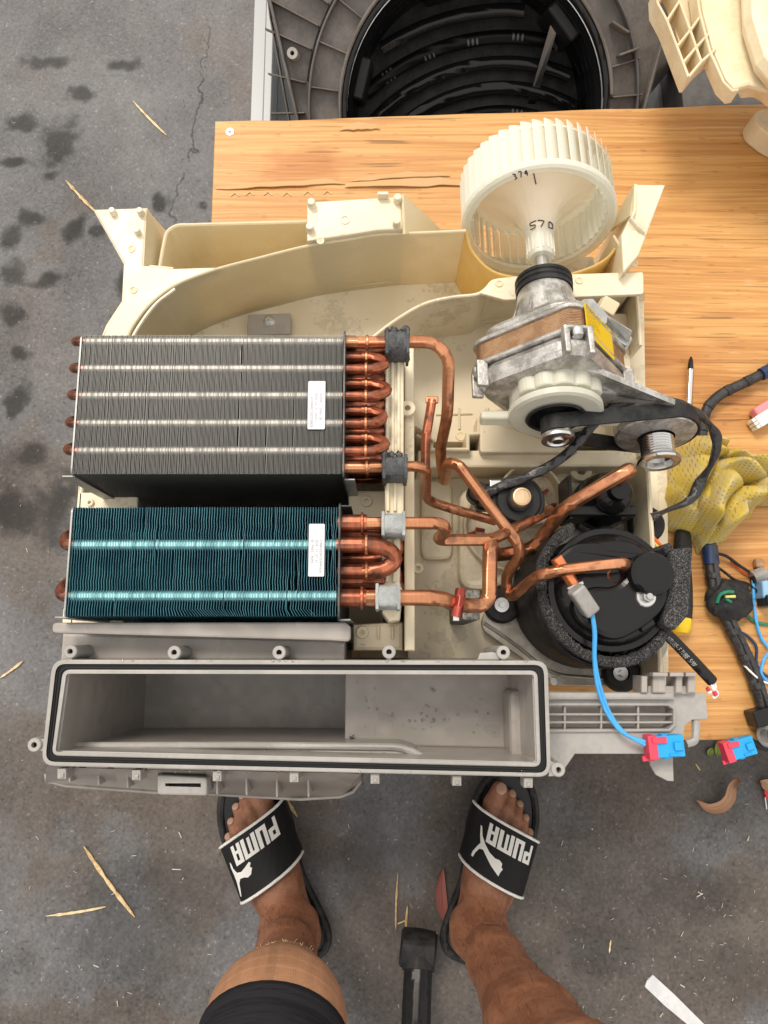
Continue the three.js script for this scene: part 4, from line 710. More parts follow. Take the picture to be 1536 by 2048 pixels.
// ---------------------------------------------------------------- expansion valve
{
  const t = thing('expansion_valve', 'black valve coil with brass cap between the copper pipes', 'valve');
  const c = P(1036, 1002, 0.435);
  const b = (g, y = 0) => g.translate(c.x, y, c.z);
  obj('coil_housing', b(lathe([[0, 0.405], [0.024, 0.405], [0.0285, 0.408], [0.0295, 0.412], [0.0295, 0.432], [0.028, 0.436], [0.013, 0.437], [0, 0.437]], 36)), M.blackPlastic, t);
  obj('rim_step', b(lathe([[0.0245, 0.436], [0.0245, 0.4395], [0.0225, 0.441], [0.013, 0.441]], 36)), M.blackPlastic, t);
  obj('collar', b(lathe([[0.0135, 0.436], [0.0135, 0.449], [0.012, 0.4505], [0.009, 0.4505]], 24)), M.rubber, t);
  obj('brass_cap', b(lathe([[0.0102, 0.445], [0.0102, 0.458], [0.0094, 0.460], [0.0078, 0.4605], [0.0074, 0.4597], [0, 0.4599]], 28)), M.brass, t);
  obj('body', b(lathe([[0.008, 0.335], [0.010, 0.34], [0.010, 0.405]], 16)), M.copperDark, t);
  const p = P(968, 992, 0.43);
  obj('terminal_box', box(0.026, 0.022, 0.030, p.x + 0.004, 0.42, p.z, 0.006), M.blackPlastic, t);
  obj('terminal_lobe', place(lathe([[0, 0.02], [0.010, 0.019], [0.012, 0.016], [0.012, 0]], 20), new THREE.Matrix4().setPosition(p.x - 0.006, 0.414, p.z - 0.004)), M.blackPlastic, t);
  obj('mount_clip', box(0.014, 0.006, 0.010, p.x + 0.012, 0.434, p.z - 0.012, 0.002), M.steel, t);
  finish(t);
}

// ---------------------------------------------------------------- compressor with felt jacket and accumulator
const CC = P(1222, 1178, 0.452);
{
  const t = thing('compressor', 'black domed compressor in a fuzzy felt jacket with copper stubs', 'compressor');
  const mv = (g, y = 0) => g.translate(CC.x, y, CC.z);
  obj('shell', mv(lathe([[0, 0.345], [0.058, 0.345], [0.061, 0.352], [0.061, 0.438], [0.060, 0.443], [0.064, 0.4435], [0.065, 0.446], [0.064, 0.4485], [0.0585, 0.449], [0.055, 0.4545], [0.046, 0.460], [0.030, 0.4645], [0, 0.4665]], 56)), M.blackGloss, t);
  obj('foot_skirt', mv(lathe([[0, 0.336], [0.066, 0.336], [0.066, 0.341], [0.056, 0.346]], 40)), M.blackPlastic, t);
  // cap embossing: raised lobed cover
  const lobes = roundPoly([[-0.045, 0.03], [-0.052, 0.008], [-0.030, -0.008], [-0.005, -0.006], [0.010, -0.022], [0.030, -0.034], [0.052, -0.02], [0.046, 0.014], [0.022, 0.034], [-0.01, 0.05]], 0.016, 6);
  obj('terminal_cover', prism(lobes, 0, 0.02, { bevel: 0.006 }).translate(CC.x + 0.004, 0.453, CC.z + 0.006), M.blackGloss, t);
  const dome = P(1302, 1148, 0.478);
  obj('overload_cap', lathe([[0, 0.016], [0.018, 0.0155], [0.0215, 0.013], [0.0225, 0.009], [0.0225, -0.012]], 36).translate(dome.x, dome.y - 0.008, dome.z), M.blackGloss, t);
  const ridge = [[1108, 1118], [1148, 1086], [1200, 1084], [1215, 1100], [1300, 1108], [1318, 1128], [1230, 1148], [1140, 1150]];
  obj('cap_ridge', slab(ridge, 0.467, 0.012, { bevel: 0.004, round: 0.008 }), M.blackGloss, t);
  const nut = P(1290, 1194, 0.47);
  const nb = obj('washer', lathe([[0.004, 0.0015], [0.0095, 0.0012], [0.0105, 0], [0, 0]], 26).translate(nut.x, 0.4732, nut.z), M.steel, t);
  obj('nut', [lathe([[0, 0.0068], [0.0055, 0.0068], [0.0062, 0.0055], [0.0062, 0]], 6).translate(nut.x, 0.4745, nut.z), lathe([[0, 0.0105], [0.003, 0.0105], [0.0032, 0]], 14).translate(nut.x, 0.4745, nut.z)], M.zinc, nb);
  obj('cover_tab', slab([[1272, 1236], [1300, 1222], [1312, 1248], [1286, 1264]], 0.466, 0.01, { bevel: 0.002 }), M.blackPlastic, t);
  const stub = P(1226, 1152, 0.458); obj('copper_stub', lathe([[0.0085, -0.006], [0.0085, 0.008], [0.0068, 0.010]], 18).translate(stub.x, stub.y, stub.z), M.copper, t);
  obj('process_stub', tube([P(1112, 1116, 0.478), P(1150, 1172, 0.474)], 0.0062, { raw: true, radial: 14 }), M.copperBright, t);
  obj('stub_bracket', slab([[1134, 1176], [1166, 1162], [1168, 1168], [1140, 1182]], 0.484, 0.003, { bevel: 0.0005 }), M.zinc, t);
  // felt jacket: open band with frayed upper edge; inner felt, outer rubber
  const band = (a0, a1, r0, r1, y0, top, n, nz, seed) => {
    const pos = [], idx = [], q = rng(seed); let j = 0;
    for (let i = 0; i <= n; i++) {
      const a = a0 + (a1 - a0) * i / n, rj = nz * (q() - 0.5), tj = top(i / n) + nz * 1.2 * (q() - 0.5), lean = 0.003 * Math.sin(i / n * 11 + seed);
      for (const [r, y] of [[r1 + 0.004, y0], [r1 + 0.003, y0 + (tj - y0) * 0.5], [r1 + lean, tj - 0.003], [r1 - 0.002 + lean + rj * 0.4, tj], [(r0 + r1) / 2 + rj + lean, tj + 0.0012], [r0 + 0.001 + rj + lean, tj - 0.001], [r0 + lean + rj * 0.5, tj - 0.006], [r0, y0]]) pos.push(CC.x + r * Math.cos(a), y, CC.z + r * Math.sin(a));
    }
    const K = 8; for (let i = 0; i < n; i++) for (let k = 0; k < K; k++) { const A = i * K + k, B = i * K + (k + 1) % K; idx.push(A, A + K, B, B, A + K, B + K); }
    for (let k = 1; k < K - 1; k++) { idx.push(0, k, k + 1); const e = n * K; idx.push(e, e + k + 1, e + k); }
    const g = new THREE.BufferGeometry(); g.setAttribute('position', new THREE.Float32BufferAttribute(pos, 3)); g.setIndex(idx); return toCreasedNormals(g, 0.7);
  };
  const D = Math.PI / 180;
  // angle 0 = +x (right), 90 = +z (towards the viewer)
  obj('jacket_lining', band(-38 * D, 238 * D, 0.0665, 0.077, 0.345, f => 0.452 + (f > 0.9 ? 0.02 * (f - 0.9) / 0.1 : 0) - 0.006 * Math.sin(f * 9) + (f < 0.22 ? 0.012 : 0), 220, 0.003, 3), M.felt, t);
  obj('jacket_cover', band(-20 * D, 225 * D, 0.0775, 0.0795, 0.338, f => 0.446 - 0.007 * Math.sin(f * 9), 120, 0.0006, 8), M.rubber, t);
  const fl = [[1342, 1098], [1386, 1094], [1384, 1150], [1378, 1230], [1350, 1262], [1326, 1250], [1338, 1180]];
  const flap = obj('jacket_flap', slab(fl, 0.468, 0.05, { bevel: 0.003, round: 0.004 }), M.felt, t);
  // loose fibres on the felt edge
  const fib = [], q = rng(21); for (let i = 0; i < 260; i++) { const a = (-30 + 265 * q()) * D, r = 0.066 + 0.012 * q(), p0 = V(CC.x + r * Math.cos(a), 0.450 + 0.004 * q(), CC.z + r * Math.sin(a)), d = V(q() - 0.5, q() * 0.6, q() - 0.5).multiplyScalar(0.012); fib.push(tube([p0, p0.clone().addScaledVector(d, 0.5).add(V(0, 0.001, 0)), p0.clone().add(d)], 0.00012, { raw: true, radial: 3 })); }
  const fm = obj('loose_fibres', fib, M.felt, t); fm.userData.kind = 'stuff'; fm.userData.label = 'loose grey fibres fraying from the felt edge';
  finish(t);
}
{
  const t = thing('accumulator', 'glossy black accumulator bottle behind the compressor', 'accumulator');
  const c = P(1232, 985, 0.435);
  obj('bottle', lathe([[0, 0.337], [0.028, 0.337], [0.031, 0.345], [0.031, 0.395], [0.029, 0.408], [0.022, 0.416], [0.0205, 0.42], [0.0215, 0.424], [0.0215, 0.428], [0.017, 0.434], [0.011, 0.438], [0.0105, 0.452], [0, 0.452]], 36).translate(c.x, 0, c.z), M.blackGloss, t);
  obj('strap', lathe([[0.0312, 0.368], [0.0322, 0.368], [0.0322, 0.38], [0.0312, 0.38]], 36).translate(c.x, 0, c.z), M.blackPlastic, t);
  const b = P(1200, 1020, 0.42); obj('bracket', box(0.085, 0.055, 0.012, b.x, 0.39, b.z, 0.003), M.blackPlastic, t);
  obj('bracket', box(0.004, 0.05, 0.05, b.x - 0.03, 0.388, b.z - 0.016, 0.001), M.blackPlastic, t);
  finish(t);
}

// ---------------------------------------------------------------- blower motor with pulleys; axis runs from the fan towards the viewer, tipped up
const TILT = 11 * Math.PI / 180, AX = V(0, Math.sin(TILT), Math.cos(TILT));
const FC0 = P(1076, 445, 0.452);                     // centre of the fan's front ring
const MF = frame(FC0, AX, V(0, 1, 0));               // local y along the axis, local z up
const onAxis = g => place(g, MF);
const MM = MF.clone().multiply(new THREE.Matrix4().makeTranslation(0, 0.0319, 0)).multiply(new THREE.Matrix4().makeScale(1, 0.83, 1)), onMotor = g => place(g, MM);
{
  const t = thing('blower_motor', 'cast aluminium blower motor with rusty stator and black shaft seal', 'motor');
  obj('shaft', onMotor(lathe([[0, 0.0], [0.0075, 0.0], [0.0075, 0.062], [0.010, 0.062], [0.010, 0.07]], 20)), M.steel, t);
  const seal = obj('shaft_seal', onMotor(lathe([[0.010, 0.060], [0.027, 0.058], [0.031, 0.060], [0.031, 0.064], [0.0295, 0.0655], [0.031, 0.067], [0.031, 0.071], [0.0295, 0.0725], [0.0305, 0.074], [0.0305, 0.080], [0.02, 0.081]], 48)), M.rubber, t);
  obj('bell_housing', onMotor(lathe([[0.018, 0.078], [0.0285, 0.079], [0.0295, 0.083], [0.034, 0.115], [0.0375, 0.140], [0.044, 0.147], [0.055, 0.152]], 48)), M.alu, t);
  for (let i = 0; i < 12; i++) { // cast ribs along the bell
    const a = i / 12 * Math.PI * 2 + 0.13, g = sheet3([V(0, 0.088, 0.0285), V(0, 0.142, 0.036), V(0, 0.147, 0.046), V(0, 0.118, 0.0365)], 0.003); g.rotateY(a); obj('rib', onMotor(g), M.alu, t);
  }
  const PH = 6 * Math.PI / 180; // turn of the square body: the ridge leans to the right
  const sq = (half, y0, y1, rnd, bev, cut = 0) => { const k = half, p = cut ? [[-k, -k + cut], [-k + cut, -k], [k - cut, -k], [k, -k + cut], [k, k - cut], [k - cut, k], [-k + cut, k], [-k, k - cut]] : [[-k, -k], [k, -k], [k, k], [-k, k]]; const g = prism(p, y0, y1, { round: rnd, bevel: bev }); g.rotateY(Math.PI / 4 - PH + Math.PI / 2); return onMotor(g); };
  // local x, after frame(): keep the ridge on the right side
  obj('rear_cover', sq(0.060, 0.146, 0.164, 0.02, 0.010, 0.02), M.alu, t);
  obj('rear_cover_rim', sq(0.0635, 0.162, 0.169, 0.012, 0.0025, 0.012), M.alu, t);
  obj('stator', sq(0.0595, 0.168, 0.196, 0.004, 0.0006, 0.01), M.rust, t);
  for (let i = 0; i < 12; i++) obj('lamination', sq(0.0600, 0.1695 + i * 0.0022, 0.1704 + i * 0.0022, 0.004, 0.0002, 0.01), M.rust, t);
  obj('front_cover_rim', sq(0.0635, 0.194, 0.200, 0.012, 0.0025, 0.012), M.alu, t);
  obj('front_cover', sq(0.0615, 0.199, 0.230, 0.016, 0.010, 0.018), M.alu, t);
  const R0 = 0.086;
  for (let k = 0; k < 4; k++) { // corner posts with through screws
    const a = -PH + k * Math.PI / 2, px = -Math.sin(a), pz = Math.cos(a);
    const cv = (d, y) => V(px * d, y, pz * d);
    const post = obj('corner_post', [0, 1].map(s => { const g = box(0.006, 0.036, 0.012, s ? 0.0115 : -0.0115, 0.213, 0.0765, 0.002); g.rotateY(a); return onMotor(g); }), M.alu, t);
    const g2 = box(0.02, 0.004, 0.012, 0, 0.197, 0.0765, 0.001); g2.rotateY(a); obj('post_foot', onMotor(g2), M.alu, post);
    const s = lathe([[0, 0.009], [0.005, 0.0085], [0.006, 0.006], [0.006, 0]], 18).translate(0, 0.199, 0.078); s.rotateY(a); obj('through_screw', onMotor(s), M.steel, post);
  }
  // arm to the idler pulley: a tapered cast web
  const tp = PL([[1168, 735, 0.452], [1230, 752, 0.446], [1345, 806, 0.43], [1330, 822, 0.42], [1160, 800, 0.42]]);
  obj('arm', [sheet3([P(1150, 728, 0.545), P(1200, 742, 0.54), P(1350, 804, 0.50), P(1260, 798, 0.495), P(1160, 778, 0.515)], 0.006), sheet3([P(1160, 778, 0.515), P(1260, 798, 0.495), P(1350, 804, 0.50), P(1300, 835, 0.45), P(1160, 812, 0.45)], 0.005)], M.alu, t);
  // terminal bracket and connector block
  const B = [[1158, 605, 0.462], [1180, 597, 0.464], [1212, 632, 0.452], [1260, 662, 0.440], [1256, 682, 0.436], [1240, 676, 0.44], [1212, 648, 0.448], [1165, 650, 0.45]];
  obj('terminal_bracket', sheet3([P(1156, 608, 0.518), P(1166, 599, 0.518), P(1184, 598, 0.516), P(1214, 630, 0.506), P(1212, 646, 0.502), P(1170, 664, 0.502)], 0.003), M.zinc, t);
  obj('terminal_bracket', sheet3([P(1212, 630, 0.506), P(1264, 662, 0.50), P(1258, 684, 0.49), P(1210, 648, 0.496)], 0.003), M.zinc, t);
  const cb = (x, y, h, w, hh, d, m) => { const p = P(x, y, h); const g = box(w, hh, d, 0, 0, 0, 0.002); g.rotateY(-0.5); g.rotateX(0.3); return obj('connector_block', g.translate(p.x, p.y, p.z), m, t); };
  M.ivory = std([0.66, 0.54, 0.36], 0.5);
  cb(1214, 614, 0.492, 0.018, 0.02, 0.015, M.ivory); cb(1216, 664, 0.484, 0.020, 0.016, 0.014, M.ivory); cb(1205, 686, 0.478, 0.024, 0.012, 0.010, M.ivory); cb(1240, 680, 0.476, 0.016, 0.026, 0.012, M.zinc); cb(1228, 700, 0.44, 0.014, 0.05, 0.03, M.zinc);
  const sp = place(screwHead(0.0045, 0.002)[0], frame(P(1200, 651, 0.505), V(0.1, 1, 0.4))); obj('screw', sp, M.steel, t);
  // yellow rating label on the right face
  const yl = textTex(256, 256, '#d8b400', (g, w, h) => { g.fillStyle = '#2a2408'; for (let i = 0; i < 11; i++) { g.font = (i === 0 ? 'bold 26px' : '17px') + ' sans-serif'; g.fillText(['MODEL NO  HB50', 'RATED 220-240V', '50Hz 370W  0.9A', 'CLASS B  2P', 'CAP 8uF 450V', '1.7A  2650 rpm', 'THERMAL PROT', 'IP20  S1', 'LOT 2020 11', 'INSPECTED', 'OK'][i], 12, 28 + i * 21); } });
  { // face normal in the motor's frame: 45 degrees right of the ridge
    const a = PH + Math.PI / 4, nl = V(-Math.sin(a), 0, Math.cos(a)), side = V(-Math.cos(a), 0, -Math.sin(a)); // local -x is to the right
    const nW = nl.clone().transformDirection(MF);
    const o = nl.clone().multiplyScalar(0.0622).addScaledVector(side, -0.019).add(V(0, 0.182, 0)).applyMatrix4(MM);
    card('rating_label', 0.062, 0.036, 0.0006, yl, t, new THREE.Matrix4().makeBasis(side.clone().transformDirection(MF), nW, AX.clone()).setPosition(o.addScaledVector(nW, 0.001)));
  }
  finish(t);
}
{ // translucent bearing holder in front of the motor
  const t = thing('bearing_holder', 'milky plastic bearing holder bolted to the motor front', 'bearing holder');
  const sc = [[0.026, 0.226], [0.045, 0.226], [0.0455, 0.2295], [0.0455, 0.247], [0.043, 0.249], [0.0475, 0.2505], [0.0475, 0.258], [0.044, 0.260], [0.027, 0.260], [0.026, 0.258]];
  obj('ring', onMotor(lathe(sc, 56)), M.nylon, t);
  for (let i = 0; i < 5; i++) { const a = -0.75 + i * 0.42, g = lathe([[0, 0.228], [0.0125, 0.228], [0.0125, 0.246], [0.0115, 0.2475], [0, 0.2475]], 20); g.translate(0, 0, 0.0385); g.rotateY(a - 0.1); obj('scallop', onMotor(g), M.nylon, t); }
  obj('lug', onMotor((() => { const g = box(0.045, 0.012, 0.018, 0, 0.25, 0, 0.004); g.translate(0.052, 0, -0.018); return g; })()), M.nylon, t);
  obj('lug', onMotor((() => { const g = box(0.045, 0.012, 0.018, 0, 0.25, 0, 0.004); g.translate(-0.050, 0, -0.02); return g; })()), M.nylon, t);
  obj('bearing_bore', onMotor(lathe([[0.028, 0.2605], [0.0305, 0.262], [0.0285, 0.264], [0.026, 0.262], [0.0255, 0.236], [0.012, 0.234]], 44)), M.rubber, t);
  finish(t);
}
const IP = P(1310, 862, 0.452);
const sideFrame = frame(IP, AX, V(0, 1, 0));
{
  const t = thing('motor_pulley', 'small ribbed steel drive pulley under the milky holder', 'pulley');
  const pr = [[0, 0.262], [0.0125, 0.262]]; for (let i = 0; i < 6; i++) pr.push([0.0135, 0.264 + i * 0.0034], [0.0120, 0.2657 + i * 0.0034]); pr.push([0.0165, 0.286], [0.0172, 0.289], [0.0165, 0.292], [0.011, 0.2935], [0.0095, 0.291], [0.006, 0.2915], [0.0055, 0.294], [0, 0.294]);
  obj('hub', onMotor(lathe(pr, 36)), M.steel, t); finish(t);
}
{
  const t = thing('idler_pulley', 'large aluminium belt pulley with ribbed hub beside the yellow cloth', 'pulley');
  const f = g => place(g, sideFrame);
  obj('disc', f(lathe([[0, -0.012], [0.042, -0.012], [0.0425, -0.009], [0.0425, 0.004], [0.041, 0.006], [0.030, 0.0075], [0.0195, 0.0085]], 64)), M.alu, t);
  const pr = [[0.0165, 0.008]]; for (let i = 0; i < 8; i++) pr.push([0.0178, 0.0105 + i * 0.003], [0.0163, 0.012 + i * 0.003]); pr.push([0.022, 0.034], [0.0228, 0.036], [0.0215, 0.038], [0.0145, 0.0385], [0.013, 0.032], [0.006, 0.031], [0, 0.0325]);
  obj('ribbed_hub', f(lathe(pr, 48)), M.steel, t);
  obj('axle', f(lathe([[0, -0.04], [0.008, -0.04], [0.008, -0.012]], 20)), M.steel, t);
  const mk = PL([[1276, 857, 0.4625], [1281, 860, 0.4625], [1280, 866, 0.461]]); obj('ink_mark', tube(mk.map(p => p.clone().add(V(0, 0.001, 0.002))), 0.0008, { radial: 6 }), std([0.02, 0.06, 0.3], 0.5), t);
  finish(t);
}
{ // flat drive belt round both pulleys
  const t = thing('drive_belt', 'black ribbed drive belt running from motor pulley to large pulley', 'belt');
  const a = V(0, 0.274, 0), inv = MM.clone().invert(), q = IP.clone().applyMatrix4(inv), b = V(q.x, 0.274, q.z), r1 = 0.0145, r2 = 0.0435;
  const d = V(b.x - a.x, 0, b.z - a.z), L = d.length(), th = Math.atan2(d.z, d.x), be = Math.acos((r1 - r2) / L), pts = [];
  for (let i = 0; i <= 16; i++) { const w = th + be + (2 * Math.PI - 2 * be) * i / 16; pts.push([a.x + r1 * Math.cos(w), a.z + r1 * Math.sin(w)]); }
  for (let i = 0; i <= 36; i++) { const w = th - be + 2 * be * i / 36; pts.push([b.x + r2 * Math.cos(w), b.z + r2 * Math.sin(w)]); }
  const y0 = q.y - 0.006, outer = [], inner = []; const n = pts.length;
  const off = (k) => pts.map((p, i) => { const A = pts[(i + n - 1) % n], B = pts[(i + 1) % n], dx = B[0] - A[0], dz = B[1] - A[1], l = Math.hypot(dx, dz); return [p[0] + dz / l * k, p[1] - dx / l * k]; });
  const g = prism(off(0.0016), 0.264, 0.284, { bevel: 0.0005, holes: [off(-0.0002)] });
  // shear along the axis so that the belt meets the idler's groove
  const pp = g.attributes.position; for (let i = 0; i < pp.count; i++) { const f = clamp(((pp.getX(i) - a.x) * d.x + (pp.getZ(i) - a.z) * d.z) / (L * L)); pp.setY(i, pp.getY(i) + f * (y0 - 0.272)); } g.computeVertexNormals();
  obj('belt', onMotor(g), M.rubber, t);
  finish(t);
}

// ---------------------------------------------------------------- blower wheel
{
  const t = thing('blower_fan', 'milky white squirrel cage blower wheel with marker writing on its rim', 'fan wheel');
  const RO = 0.0865, DEP = 0.062, f = onAxis;
  obj('front_ring', f(lathe([[RO - 0.011, -0.002], [RO - 0.010, 0.002], [RO - 0.003, 0.0035], [RO, 0.0015], [RO, -0.006], [RO - 0.002, -0.008], [RO - 0.011, -0.004]], 72)), M.fan, t);
  // back plate flares into the hub cone
  obj('hub_cone', f(lathe([[0.0075, 0.050], [0.0130, 0.050], [0.0142, 0.047], [0.0152, 0.026], [0.0185, 0.008], [0.0245, -0.008], [0.034, -0.021], [0.047, -0.033], [0.062, -0.044], [0.074, -0.051], [RO - 0.004, -0.0545], [RO - 0.004, -0.0575], [0.070, -0.0545], [0.052, -0.042], [0.034, -0.026], [0.021, -0.010], [0.013, 0.010], [0.0075, 0.0]], 56)), M.fan, t);
  for (let i = 0; i < 16; i++) { const a = i / 16 * 6.2832, g = box(0.0022, 0.020, 0.0016, 0, 0.036, 0.0150, 0.0005); g.rotateY(a); obj('hub_spline', f(g), M.fan, t); }
  const NB = 44, tmpl = (() => { // curved blade in plan (x, z), pulled along the axis
    const n = 6, o = [], ins = []; for (let i = 0; i <= n; i++) { const u = i / n, r = RO - 0.014 + 0.0135 * u, a = 0.20 * u * u, th = 0.0008; o.push([r * Math.sin(a + th / r), r * Math.cos(a + th / r)]); ins.push([r * Math.sin(a - th / r), r * Math.cos(a - th / r)]); }
    return prism([...o, ...ins.reverse()], -DEP, -0.003, { bevel: 0 });
  })();
  for (let i = 0; i < NB; i++) { const g = tmpl.clone(); g.rotateY(i / NB * Math.PI * 2); obj('blade', f(g), M.fan, t); }
  // marker figures on the ring and on the cone
  const ink = std([0.05, 0.03, 0.06], 0.6);
  const stroke = (pts) => tube(pts, 0.0007, { radial: 5, fillet: 0.002 });
  const onRing = (a, r, y) => V(r * Math.sin(a), y, r * Math.cos(a)).applyMatrix4(MF);
  const glyph = (a0, segs, fnp) => segs.map(s => stroke(s.map(([u, v]) => fnp(a0 + u, v))));
  const rp = (u, v) => onRing(-u, RO - 0.0095 + v, 0.0038);
  const seven = [[[0, 0.008], [0.04, 0.008], [0.015, 0]]], four = [[[0.03, 0], [0.03, 0.008], [0, 0.003], [0.045, 0.003]]], three = [[[0, 0.008], [0.035, 0.006], [0.01, 0.004], [0.035, 0.001], [0, 0]]];
  obj('marker_writing', [...glyph(-0.50, three, rp), ...glyph(-0.43, seven, rp), ...glyph(-0.36, four, rp)], ink, t);
  const cp = (u, v) => { const r = 0.0172; return onRing(-u, r + 0.0012, 0.022 - v); };
  const five = [[[0.4, 0.009], [0, 0.009], [0, 0.005], [0.35, 0.004], [0.3, 0.0], [0, 0.0]]], zero = [[[0.1, 0], [0.45, 0.001], [0.45, 0.008], [0.15, 0.009], [0.1, 0]]];
  obj('marker_writing', [...glyph(-0.75, five, cp), ...glyph(-0.25, [[[0, 0.009], [0.4, 0.008], [0.15, 0]]], cp), ...glyph(0.3, zero, cp)], ink, t);
  obj('marker_writing', stroke([onRing(0.25, 0.046, -0.030), onRing(0.2, 0.036, -0.021)]), ink, t);
  finish(t);
}

// ---------------------------------------------------------------- cables, tools and cloth on the board
function cable(name, label, cat, pts, r, mat, o = {}, group) {
  const t = thing(name, label, cat, group);
  obj('cable', tube(PL(pts), r, { spline: true, n: o.n ?? pts.length * 12, radial: o.radial ?? 10, flat: o.flat, twist: o.twist }), mat, t);
  if (o.extra) o.extra(t); return finish(t);
}
M.sleeve = new THREE.MeshPhysicalMaterial({ color: col(0.013, 0.013, 0.015), roughness: 0.32, clearcoat: 0.3, clearcoatRoughness: 0.3, bumpMap: rep(mott, 0.05), bumpScale: 0.001 });
M.tape = mapped([0.012, 0.012, 0.014], [0.035, 0.035, 0.038], 0.05, 0.45, 0, { bs: 0.0006 }, 0.04);
cable('valve_lead', 'twisted black sleeved cable arching from the valve over the large pulley', 'cable', [[968, 990, 0.44], [1000, 974, 0.445], [1050, 955, 0.455], [1110, 925, 0.462], [1150, 892, 0.47], [1190, 845, 0.48], [1225, 815, 0.487], [1270, 802, 0.49], [1320, 798, 0.488], [1370, 812, 0.478], [1412, 842, 0.46], [1434, 880, 0.44], [1424, 925, 0.42], [1400, 965, 0.405], [1388, 990, 0.40], [1372, 1005, 0.40], [1340, 1018, 0.40], [1304, 1034, 0.40]], f => 0.0052 + 0.0014 * Math.sin(f * 46) * smooth(0.35, 0.5, f), M.sleeve, { flat: f => 0.72 - 0.28 * Math.sin(f * 46 + 1) * smooth(0.35, 0.5, f), twist: f => f > 0.35 ? (f - 0.35) * 16 : 0, n: 260, radial: 14 });
function harnessBands(t, pts, r, n) { const c = new THREE.CatmullRomCurve3(PL(pts), false, 'centripetal'); for (let i = 1; i < n; i++) { const f = i / n + 0.02 * (R() - 0.5), p = c.getPointAt(f), d = c.getTangentAt(f); obj('tape_wrap', place(lathe([[r * 1.01, -0.004], [r * 1.08, -0.003], [r * 1.08, 0.003], [r * 1.01, 0.004]], 14), frame(p, d, V(0, 1, 0.3))), M.tape, t); } }
const h1 = [[1404, 905, 0.285], [1406, 850, 0.286], [1416, 815, 0.286], [1440, 790, 0.286], [1490, 765, 0.286], [1535, 742, 0.286], [1580, 715, 0.286]];
cable('wire_harness', 'black taped wire harness curving away behind the yellow cloth', 'wire harness', h1, 0.0068, M.tape, { flat: () => 0.85, extra: t => { harnessBands(t, h1, 0.0068, 6); obj('blue_wrap', tube(PL([[1522, 749, 0.287], [1536, 742, 0.287], [1580, 715, 0.287]]), 0.0085, { raw: true }), M.navy, t); } });
const h2 = [[1412, 1040, 0.283], [1418, 1090, 0.284], [1424, 1140, 0.284], [1432, 1190, 0.284], [1455, 1240, 0.284], [1480, 1290, 0.283], [1502, 1340, 0.282], [1522, 1395, 0.281], [1530, 1425, 0.280]];
cable('wire_harness', 'thick black taped wire harness with torn tape running through the foam ring', 'wire harness', h2, 0.0085, M.tape, { flat: () => 0.8, extra: t => { harnessBands(t, h2, 0.0086, 7); obj('blue_wrap', tube(PL([[1419, 1092, 0.284], [1423, 1128, 0.284]]), 0.0098, { raw: true }), M.navy, t); const p = P(1524, 1432, 0.286); const g = box(0.03, 0.026, 0.02, 0, 0, 0, 0.002); g.rotateY(0.25); obj('plug', g.translate(p.x, p.y, p.z), M.blackPlastic, t);
  for (const [a, b] of [[0, 3], [3, 6], [5, 8]]) obj('side_wire', tube(PL(h2.slice(a, b + 1).map(([x, y, h]) => [x + 8, y - 4, h + 0.006])), 0.004, { spline: true, radial: 8 }), M.tape, t); } });
{ // black foam ring round the harness with green and yellow earth wires
  const t = thing('foam_ring', 'fuzzy black foam ring around the thick harness with green earth wire', 'foam ring');
  const c = P(1462, 1200, 0.29), g = new THREE.SphereGeometry(0.027, 40, 28), p = g.attributes.position, q = rng(4);
  for (let i = 0; i < p.count; i++) { const x = p.getX(i), y = p.getY(i), z = p.getZ(i), n = 0.80 + 0.42 * fbm(x * 110 + 5, z * 110 + y * 60, 3); p.setXYZ(i, x * n * 1.08, y * n * 0.55, z * n * 0.98); } g.computeVertexNormals();
  obj('foam', g.translate(c.x, 0.287, c.z), M.rubber, t);
  obj('earth_wire', tube(PL([[1434, 1205, 0.30], [1440, 1190, 0.305], [1452, 1184, 0.308], [1466, 1184, 0.303]]), 0.0022, { spline: true }), M.greenWire, t);
  obj('earth_wire', tube(PL([[1450, 1193, 0.303], [1470, 1193, 0.302]]), 0.0019, { raw: true }), M.yellowWire, t);
  obj('earth_wire', tube(PL([[1452, 1198, 0.303], [1462, 1204, 0.300]]), 0.0019, { raw: true }), M.greenWire, t);
  const fib = []; for (let i = 0; i < 120; i++) { const a = q() * 6.28, e = q() * 1.4, r = 0.031, p0 = V(c.x + r * Math.cos(a) * Math.cos(e), 0.287 + r * 0.55 * Math.sin(e), c.z + r * Math.sin(a) * Math.cos(e)); fib.push(tube([p0, p0.clone().add(V(q() - 0.5, q() * 0.5, q() - 0.5).multiplyScalar(0.008))], 0.00013, { raw: true, radial: 3 })); }
  obj('loose_fibres', fib, M.felt, t).userData.kind = 'stuff';
  finish(t);
}
cable('thin_wire', 'thin black wire leading right from the blue wrap on the harness', 'wire', [[1428, 1106, 0.287], [1452, 1112, 0.283], [1480, 1132, 0.28], [1508, 1148, 0.28], [1545, 1152, 0.28]], 0.002, M.blackPlastic);
cable('thin_wire', 'thin orange wire beside the thin black wire on the board', 'wire', [[1462, 1120, 0.274], [1478, 1138, 0.274], [1500, 1151, 0.274], [1545, 1155, 0.274]], 0.0016, M.orangeWire);
cable('thin_wire', 'thin black wire curling out of the harness tape towards the foam ring', 'wire', [[1428, 1130, 0.29], [1446, 1142, 0.285], [1470, 1160, 0.284], [1496, 1168, 0.28], [1520, 1186, 0.279], [1560, 1190, 0.278]], 0.0018, M.blackPlastic);
cable('thin_wire', 'thin dark blue wire looping beside the thick harness', 'wire', [[1470, 1262, 0.285], [1492, 1270, 0.276], [1512, 1292, 0.275], [1514, 1330, 0.275], [1534, 1352, 0.276], [1560, 1350, 0.276]], 0.0018, M.navy);
